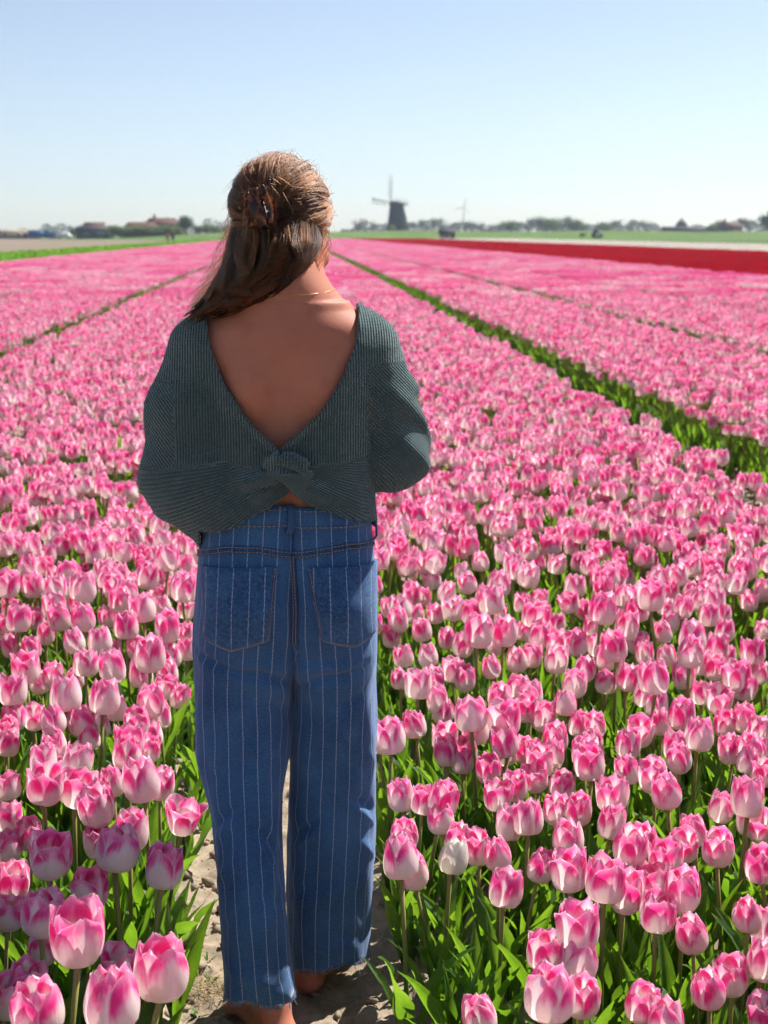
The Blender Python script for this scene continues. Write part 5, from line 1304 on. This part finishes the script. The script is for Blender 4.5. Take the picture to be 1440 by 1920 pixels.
for k, (px, t, kd) in enumerate(row3): tree(kd, px, 640 + 25 * (k % 3), t, 0, '%s tree of the long grey-green treeline in the middle of the right horizon' % ORD[k], 'treeline on the right horizon', wide=1.5 if kd == 'mid' else 1.25)
row4 = [(1333, 420, 'mid'), (1352, 414, 'mid'), (1382, 409, 'bare'), (1404, 411, 'bare')]
for k, (px, t, kd) in enumerate(row4): tree(kd, px, 560 + 15 * k, t, 0, '%s tree around the far farmhouse near the right edge' % ORD[k], 'trees round the far farm', wide=1.3)
tree('dark', 1446, 520, 398, 0, 'large dark rounded tree cut by the right edge of the picture on the horizon', wide=1.5)
tree('dark', 347, 430, 405, 0, 'big dark green round tree beside the red-roofed house', wide=1.25)
for k, (px, t) in enumerate([(373, 423), (390, 419), (404, 424)]): tree('mid', px, 470, t, 0, '%s small round tree between the dark tree and the woman\'s hair' % ORD[k], 'small trees near the left horizon', wide=1.4)
tree('mid', 425, 470, 422, 0, 'small tree half hidden by the woman\'s hair', wide=1.3)
for k, px in enumerate([212, 226, 240, 254, 268, 284, 300, 318, 330]): tree('pale', px, 400, 423 + (k % 3), 0, '%s pale green shrub from the dark barn along the farm hedge' % ORD[k], 'pale shrubs before the farm', 'shrub', 1.7)
for k, px in enumerate([44, 86, 138]): tree('mid', px, 440, 428 + k % 2, 0, '%s low green bush among the trailers on the left horizon' % ORD[k], 'low bushes by the trailers', 'shrub', 1.7)
tree('pale', 735, 545, 421, 1.6, 'pale bush at the foot of the windmill', None, 'shrub', 1.1)
# ---- the continuous far wood behind the single trees
V = []; F = []
_px = np.where(np.arange(13000) % 4 > 0, rb.uniform(640, 1460, 13000), rb.uniform(-20, 430, 13000)); _z0 = np.zeros(13000)
_tp = 7.0 + 3.0 * vnoise(np.stack([_px * .02, _z0 + 3, _z0], -1)) + 2.5 * vnoise(np.stack([_px * .07, _z0 + 9, _z0], -1))
for k in range(13000):
    px = float(_px[k]); top = float(_tp[k]); Yw = rb.uniform(900, 960); p = ground_at(px, Yw)
    if 640 < px < 720: top *= .8
    c = p + Vector((0, 0, rb.rand()**.7 * max(1.5, top))); a = rb.randn(3); a /= np.linalg.norm(a); b = np.cross(a, rb.randn(3)); b /= np.linalg.norm(b); s = rb.uniform(.4, 1.0); n = len(V)
    V += [c + Vector(a * s), c + Vector(b * s * .7), c - Vector(a * s), c - Vector(b * s * .7)]; F.append((n, n + 1, n + 2, n + 3))
tag(obj('far_wood', make_mesh('far_wood', V, F, LF_BARE, smooth=False)), 'hazy low wood closing the horizon behind the single trees', 'wood', kind='stuff')
# ---- buildings
TILE = simple('roof_tiles', (.115, .055, .040), .85, .2, .25, 1.2, .3); SLATE = simple('dark_roof', (.06, .055, .065), .8, .2, .25, 1)
BRICK = simple('farm_brick', (.24, .13, .09), .9, .2, .2, 2); DARKW = simple('tarred_boards', (.045, .045, .06), .8, .2, .3, 2); PALEW = simple('pale_wall', (.62, .56, .48), .9, .2, .1, 1); TAN = simple('tan_cladding', (.42, .33, .25), .9, .2, .15, 1)
PANE = simple('window_glass', (.04, .05, .06), .1, .6, .1); FRAME = simple('white_paint', (.75, .74, .70), .5, .3, .05)
def house(name, px, Y, w, d, hw, hr, wall, roof, label, cat='house', hip=.0, rz=0.0, win=3, chimney=True, z=0):
    r = empty(name, ground_at(px, Y, z), rz); tag(r, label, cat)
    MB().box(-w / 2, w / 2, -d / 2, d / 2, -.1, hw).build('wall', wall, r)
    o = .35; x0, x1, y0, y1 = -w / 2 - o, w / 2 + o, -d / 2 - o, d / 2 + o; rx = w / 2 * (1 - hip)
    mb = MB(); mb.add([(x0, y0, hw - .1), (x1, y0, hw - .1), (x1, y1, hw - .1), (x0, y1, hw - .1), (-rx - (o if hip == 0 else 0), 0, hw + hr), (rx + (o if hip == 0 else 0), 0, hw + hr)], [(3, 2, 1, 0), (0, 1, 5, 4), (2, 3, 4, 5), (1, 2, 5), (3, 0, 4)])
    rf = mb.build('roof', roof, r)
    if chimney: MB().box(-rx * .6 - .35, -rx * .6 + .35, -.35, .35, hw + hr * .5, hw + hr + 1.1).build('chimney', BRICK, rf)
    for k in range(win):
        x = -w / 2 + w * (k + .75) / (win + .5); 
        wn_ = MB().box(x - .55, x + .55, -d / 2 - .06, -d / 2 + .02, hw * .30, hw * .78).build('window', FRAME, r)
        MB().box(x - .45, x + .45, -d / 2 - .08, -d / 2 - .065, hw * .34, hw * .74).build('pane', PANE, wn_)
    MB().box(w / 2 - w * .09 - .45, w / 2 - w * .09 + .45, -d / 2 - .05, -d / 2 + .02, 0, min(2.1, hw * .85)).build('door', DARKW, r)
    return r
house('farmhouse', 305, 445, 12, 8, 3.0, 3.2, BRICK, TILE, 'farmhouse with red-brown tiled roof and chimney beside the big dark tree', hip=.35)
house('farmhouse', 265, 440, 11, 7, 2.6, 2.3, BRICK, TILE, 'lower red-roofed house left of the farmhouse with the chimney', hip=.3, chimney=False)
house('barn', 178, 430, 10, 7, 2.3, 1.3, DARKW, SLATE, 'low dark barn with slate roof left of the pale shrubs', 'barn', win=2, chimney=False)
house('house', 178, 480, 6, 6, 3.0, 2.2, BRICK, TILE, 'reddish roof showing over the low dark barn', win=1, chimney=False)
house('greenhouse', 14, 430, 14, 8, 1.9, .7, TAN, TAN, 'long low tan shed cut by the left edge of the picture', 'shed', win=3, chimney=False)
house('shed', 838, 345, 3.2, 2.6, 1.1, 1.2, simple('pink_wall', (.34, .22, .19), .9), SLATE, 'small dark-roofed shed at the edge of the white tulips', 'shed', win=1, chimney=False, z=.3)
house('farmhouse', 1368, 560, 7, 7, 3.0, 3.0, BRICK, TILE, 'far brick farmhouse among trees near the right edge', win=2)
house('barn', 1300, 600, 26, 9, 2.2, 2.2, DARKW, SLATE, 'long low dark-blue barn on the right horizon', 'barn', win=4, chimney=False)
house('church', 1277, 620, 4, 4, 5.0, 3.2, DARKW, SLATE, 'small pointed tower rising above the long low barn', 'tower', hip=.95, win=1, chimney=False)
# ---- trailers and van on the left horizon
BLUE = simple('blue_paint', (.03, .13, .36), .5, .4, .15, 1); RUB = simple('tyre', (.02, .02, .02), .8); WHT = simple('van_white', (.70, .70, .70), .4, .4, .05)
def wheel(parent, x, y, r=.42, w=.22):
    mb = MB(); mb.tube([(x, y - w / 2, r), (x, y + w / 2, r)], r, 16); t = mb.build('wheel', RUB, parent); m2 = MB(); m2.tube([(x, y - w / 2 - .012, r), (x, y + w / 2 + .012, r)], r * .55, 12); m2.build('rim', FRAME, t)
for px, w, h, lb in ((67, 4.0, 1.9, 'taller dark blue trailer on the left horizon'), (97, 4.4, 1.45, 'lighter blue low trailer beside the taller dark blue one')):
    t = empty('trailer', ground_at(px, 420)); tag(t, lb, 'trailer', 'blue trailers')
    MB().box(-w / 2, w / 2, -1.1, 1.1, .55, .55 + h).build('body', BLUE, t); MB().box(-w / 2 - 1.0, w / 2, -.15, .15, .40, .55).build('drawbar', RUB, t)
    for k in range(5): MB().box(-w / 2 + w * (k + .5) / 5 - .06, -w / 2 + w * (k + .5) / 5 + .06, -1.14, -1.1, .55, .55 + h).build('rib', BLUE, t)
    for x in (-.6, .6): wheel(t, x, -1.0); wheel(t, x, 1.0)
v = empty('van', ground_at(120, 415)); tag(v, 'white van parked on the left horizon right of the blue trailers', 'van')
mb = MB(); pr = [(-2.2, .35), (2.2, .35), (2.2, .95), (1.75, 1.1), (1.15, 1.95), (-2.2, 2.0)]
n_ = len(pr); mb.add([(x, -.9, z) for x, z in pr] + [(x, .9, z) for x, z in pr], [tuple(range(n_)), tuple(range(2 * n_ - 1, n_ - 1, -1))] + [(i, i + n_, (i + 1) % n_ + n_, (i + 1) % n_) for i in range(n_)]); mb.build('body', WHT, v)
MB().box(.45, 1.2, -.92, .92, 1.15, 1.7).build('window', PANE, v); MB().box(-2.23, -2.19, -.7, .7, 1.2, 1.7).build('rear_window', PANE, v)
for x in (-1.4, 1.4): wheel(v, x, -.85, .34); wheel(v, x, .85, .34)
# ---- tractor at the foot of the dyke on the right
t = empty('tractor', ground_at(1119, 352, .45), R(20)); tag(t, 'small dark tractor on the green bank behind the white strip', 'tractor'); GRN = simple('tractor_paint', (.03, .07, .13), .4, .4)
MB().box(.1, 1.5, -.33, .33, .62, 1.12).build('hood', GRN, t); MB().box(-.75, .15, -.5, .5, .6, .9).build('body', GRN, t)
cb = MB(); [cb.tube([(x, y, .9), (x * .9, y * .92, 2.0)], .05, 6) for x in (-.7, .1) for y in (-.48, .48)]; cb.box(-.75, .2, -.52, .52, 2.0, 2.08); cb.build('cab', RUB, t); MB().box(-.66, .06, -.42, .42, 1.0, 1.95).build('window', PANE, t)
mb = MB(); mb.tube([(1.1, .2, 1.1), (1.1, .2, 1.75)], .04, 6); mb.build('exhaust', RUB, t)
for y in (-.62, .62): wheel(t, -.45, y, .68, .34); wheel(t, 1.15, y * .85, .42, .24)
tree('dark', 1092, 356, 437, .4, 'low dark bush beside the tractor on the green bank', None, 'shrub', 2.0)
# ---- two walkers on the verge
def walker(px, Y, h, shirt, legs, label):
    Fd = Field((-.4, -.35, -.03), (.4, .35, 1.8), .03); 
    for sx in (-1, 1):
        Fd.cone((sx * .10, 0, .88), (sx * .11, .08 * sx, .48), .085, .06, .03); Fd.cone((sx * .11, .08 * sx, .48), (sx * .11, -.06 * sx, .08), .06, .045, .02); Fd.cone((sx * .11, -.06 * sx, .05), (sx * .12, -.06 * sx + .16, .04), .045, .035, .02)
        Fd.cone((sx * .19, 0, 1.38), (sx * .25, -.05 * sx, 1.10), .055, .045, .03); Fd.cone((sx * .25, -.05 * sx, 1.10), (sx * .24, .08, .86), .042, .035, .02)
    Fd.cone((0, 0, .95), (0, 0, 1.32), .15, .17, .04); Fd.cone((0, 0, 1.40), (0, .01, 1.52), .06, .055, .04); Fd.ell((0, .01, 1.60), (.085, .10, .115), .02)
    vv, qq = Fd.mesh(); vv = relax(vv, qq, 1); zc = vv[qq].mean(1)[:, 2]; mi = np.where(zc > 1.46, 2, np.where(zc > .92, 0, 1))
    o = obj('person', make_mesh('person', vv, qq, mats=[simple('shirt', shirt, .9), simple('trousers', legs, .9), simple('hair_and_skin', (.16, .09, .06), .7)], mat_idx=mi), None, ground_at(px, Y, -.02), (0, 0, rb.uniform(-.5, .5)), (h / 1.71,) * 3); tag(o, label, 'person')
walker(314, 228, 1.66, (.55, .10, .06), (.06, .04, .06), 'distant walker in a red top at the edge of the pink field')
walker(324, 231, 1.70, (.05, .055, .07), (.03, .03, .04), 'distant walker in dark clothes beside the one in red')
# ---- windmill: thatched eight-sided body, cap, four sails on the far side, tail beams
THATCH = simple('thatch', (.032, .036, .046), .95, .1, .3, .6, .4); WOOD = simple('weathered_wood', (.36, .34, .32), .8, .2, .2, 2); GREENP = simple('dark_green_paint', (.025, .05, .045), .6, .3, .2, 1)
mill = empty('windmill', ground_at(744, 560, 0)); tag(mill, 'dark thatched windmill with two sails showing against the sky', 'windmill')
zb0, zt0 = 1.4, at_y(744, 384, 560).z; rb0, rt0 = 4.35, 2.65
def ring8(r, z, n=8): return [(r * math.cos(math.pi / 8 + 2 * math.pi * k / n), r * math.sin(math.pi / 8 + 2 * math.pi * k / n), z) for k in range(n)]
def stack(rings):
    v = [p for r_ in rings for p in r_]; n = 8
    f = [(i * n + k, i * n + (k + 1) % n, (i + 1) * n + (k + 1) % n, (i + 1) * n + k) for i in range(len(rings) - 1) for k in range(n)]
    return v, f + [tuple(range(n - 1, -1, -1)), tuple((len(rings) - 1) * n + k for k in range(n))]
mb = MB(); prof = [(rb0 * 1.0, zb0 + 1.6), (rb0 * .93, zb0 + 3.2), (rb0 * .80, zb0 + (zt0 - zb0) * .55), (rt0 * 1.08, zt0 - 1.5), (rt0, zt0)]; mb.add(*stack([ring8(*q) for q in prof])); mb.build('tower', THATCH, mill)
mb = MB(); mb.add(*stack([ring8(rb0 * .90, -.2), ring8(rb0 * .90, zb0 + 1.6)])); base = mb.build('base', BRICK, mill)
for q in (-.9, -2.2): MB().box(q - .35, q + .35, -rb0 * .87, -rb0 * .80, 1.1, 2.3).build('window', FRAME, base)
MB().box(.2, 1.3, -rb0 * .87, -rb0 * .80, 0, 2.3).build('door', GREENP, base)
mb = MB(); mb.add(*stack([ring8(rb0 * 1.25, zb0 + 1.45), ring8(rb0 * 1.25, zb0 + 1.6)])); mb.build('stage', WOOD, mill)
capx = Vector((-.66, .75, 0)).normalized()          # the cap faces away and to the left
cy = capx.cross(Vector((0, 0, 1)))
mb = MB(); G = []
for i in range(9):
    t_ = i / 8; xx = -3.3 + 6.0 * t_; hgt = 2.1 * (.45 + .55 * t_) * math.sin(math.pi * (.16 + .70 * t_))**.5; wd = 2.75 * math.sin(math.pi * (.18 + .66 * t_))**.6
    G.append([tuple(capx * xx + cy * (wd * math.cos(a)) + Vector((0, 0, zt0 - .15 + hgt * max(0, math.sin(a))**.8))) for a in np.linspace(0, math.pi, 9)])
G.insert(0, [tuple(capx * -3.35 + Vector((0, 0, zt0 + .1)))] * 9); G.append([tuple(capx * 2.75 + Vector((0, 0, zt0 + .3)))] * 9); mb.grid(G); mb.add(*stack([ring8(2.7, zt0 - .2), ring8(2.7, zt0 - .1)])); mb.build('cap', THATCH, mill, smooth=True)
hub = capx * 3.2 + Vector((0, 0, zt0 + 1.15)); mb = MB(); mb.tube([hub - capx * 1.2, hub + capx * .5], .32, 10); mb.build('windshaft', GREENP, mill)
SL = 10.2
for k in range(4):
    a = R(6) + k * math.pi / 2; d = cy * -math.sin(a) * -1 + Vector((0, 0, math.cos(a))) if False else (cy * math.sin(a) + Vector((0, 0, math.cos(a)))); s_ = d.cross(capx)
    mb = MB(); mb.tube([hub + capx * .3, hub + capx * .3 + d * SL], [.22, .11], 6); sail = mb.build('sail', WOOD, mill)
    mb = MB()
    for q in (.16, 1.7): mb.tube([hub + capx * .3 + d * 2.0 + s_ * q, hub + capx * .3 + d * (SL - .1) + s_ * q], .05, 4)
    for q in np.linspace(2.0, SL - .1, 20): mb.tube([hub + capx * .3 + d * q - s_ * .35, hub + capx * .3 + d * q + s_ * 1.7], .045, 4)
    mb.build('lattice', WOOD, sail); mb = MB(); mb.box(0, 1, 0, 1, 0, 1); mb.v = [tuple(hub + capx * (.34 + .03 * q[1]) + d * (2.0 + (SL - 2.1) * q[2]) - s_ * (.1 + .32 * q[0])) for q in mb.v]; mb.build('wind_board', FRAME, sail)
mb = MB(); tail_ = capx * -6.2
for sx in (-1, 1): mb.tube([capx * -1.0 + cy * sx * 2.3 + Vector((0, 0, zt0 + .6)), tail_ + Vector((0, 0, zb0 + 2.4))], .16, 5)
mb.tube([capx * -3.0 + Vector((0, 0, zt0 + .3)), tail_ + Vector((0, 0, zb0 + 2.2))], .2, 5); mb.build('tail_beams', GREENP, mill)
# ---- far wind turbine
tb0 = empty('wind_turbine', ground_at(869, 1300)); tag(tb0, 'faint far wind turbine above the treeline right of the windmill', 'wind turbine'); hz = at_y(869, 388, 1300).z
mb = MB(); mb.tube([(0, 0, 0), (0, 0, hz)], [.9, .5], 10); mb.build('mast', FRAME, tb0); MB().box(-.6, .6, -1.4, 1.4, hz - .6, hz + .6).build('nacelle', FRAME, tb0)
for k in range(3):
    a = k * 2.094 + .3; mb = MB(); mb.tube([(0, -1.7, hz), (math.sin(a) * 3, -1.7, hz + math.cos(a) * 3), (math.sin(a) * 10, -1.7, hz + math.cos(a) * 10)], [.35, .45, .08], 6); mb.build('blade', FRAME, tb0)

# ================================================================== small things on the path
WEED = simple('weed', (.10, .19, .03), .6, .3, .3, 40)
for k, (px, py) in enumerate(((388, 1795), (395, 1830), (372, 1895))):
    p = at_z(px, py, 0); mb = MB(); r6 = np.random.RandomState(k)
    for q in range(9):
        P_, U_ = leaf_grid(r6, r6.rand() * 6.28, r6.uniform(.012, .03), .003, 0, r6.uniform(.3, 1.2), 1.5, 5, 3, 0, .2); mb.grid(P_, U_)
    o = mb.build('weed', WEED, None, True); o.location = (p.x, p.y, path_height(p.x, p.y)); tag(o, ['small green weed on the path by the left trouser hem', 'tiny weed sprig on the path just above the ankle', 'low weed on the path at the bottom edge left of the foot'][k], 'weed')
STRAW = simple('dry_straw', (.42, .32, .17), .8, .2, .2, 60); sv = MB(); r6 = np.random.RandomState(44)
for k in range(150):
    x, y = (r6.uniform(-.3, .3), r6.uniform(1.9, 4.0)) if k < 70 else (at_z(393, 1848, 0).x + r6.randn() * .022, at_z(393, 1848, 0).y + r6.randn() * .03)
    a = r6.rand() * 6.28; L = r6.uniform(.02, .07); z = path_height(x, y) + .004
    sv.tube([(x, y, z), (x + math.cos(a) * L * .5, y + math.sin(a) * L * .5, z + r6.uniform(0, .018)), (x + math.cos(a) * L, y + math.sin(a) * L, z + r6.uniform(0, .02))], .0006, 3, False)
tag(sv.build('dry_straw', STRAW), 'bits of dry straw strewn on the earth path', 'straw', kind='stuff')

# ================================================================== air
mb = MB().box(-1500, 1500, -30, 1500, -1.5, 60)
hz_m = bpy.data.materials.new('haze'); hz_m.use_nodes = True; ht = hz_m.node_tree; ht.nodes.clear()
ho = ht.nodes.new('ShaderNodeOutputMaterial'); hv = ht.nodes.new('ShaderNodeVolumePrincipled'); hv.inputs['Color'].default_value = (.70, .84, 1.0, 1); hv.inputs['Density'].default_value = .00021; hv.inputs['Anisotropy'].default_value = .2
ht.links.new(hv.outputs[0], ho.inputs['Volume'])
tag(mb.build('haze', hz_m), kind='stuff')
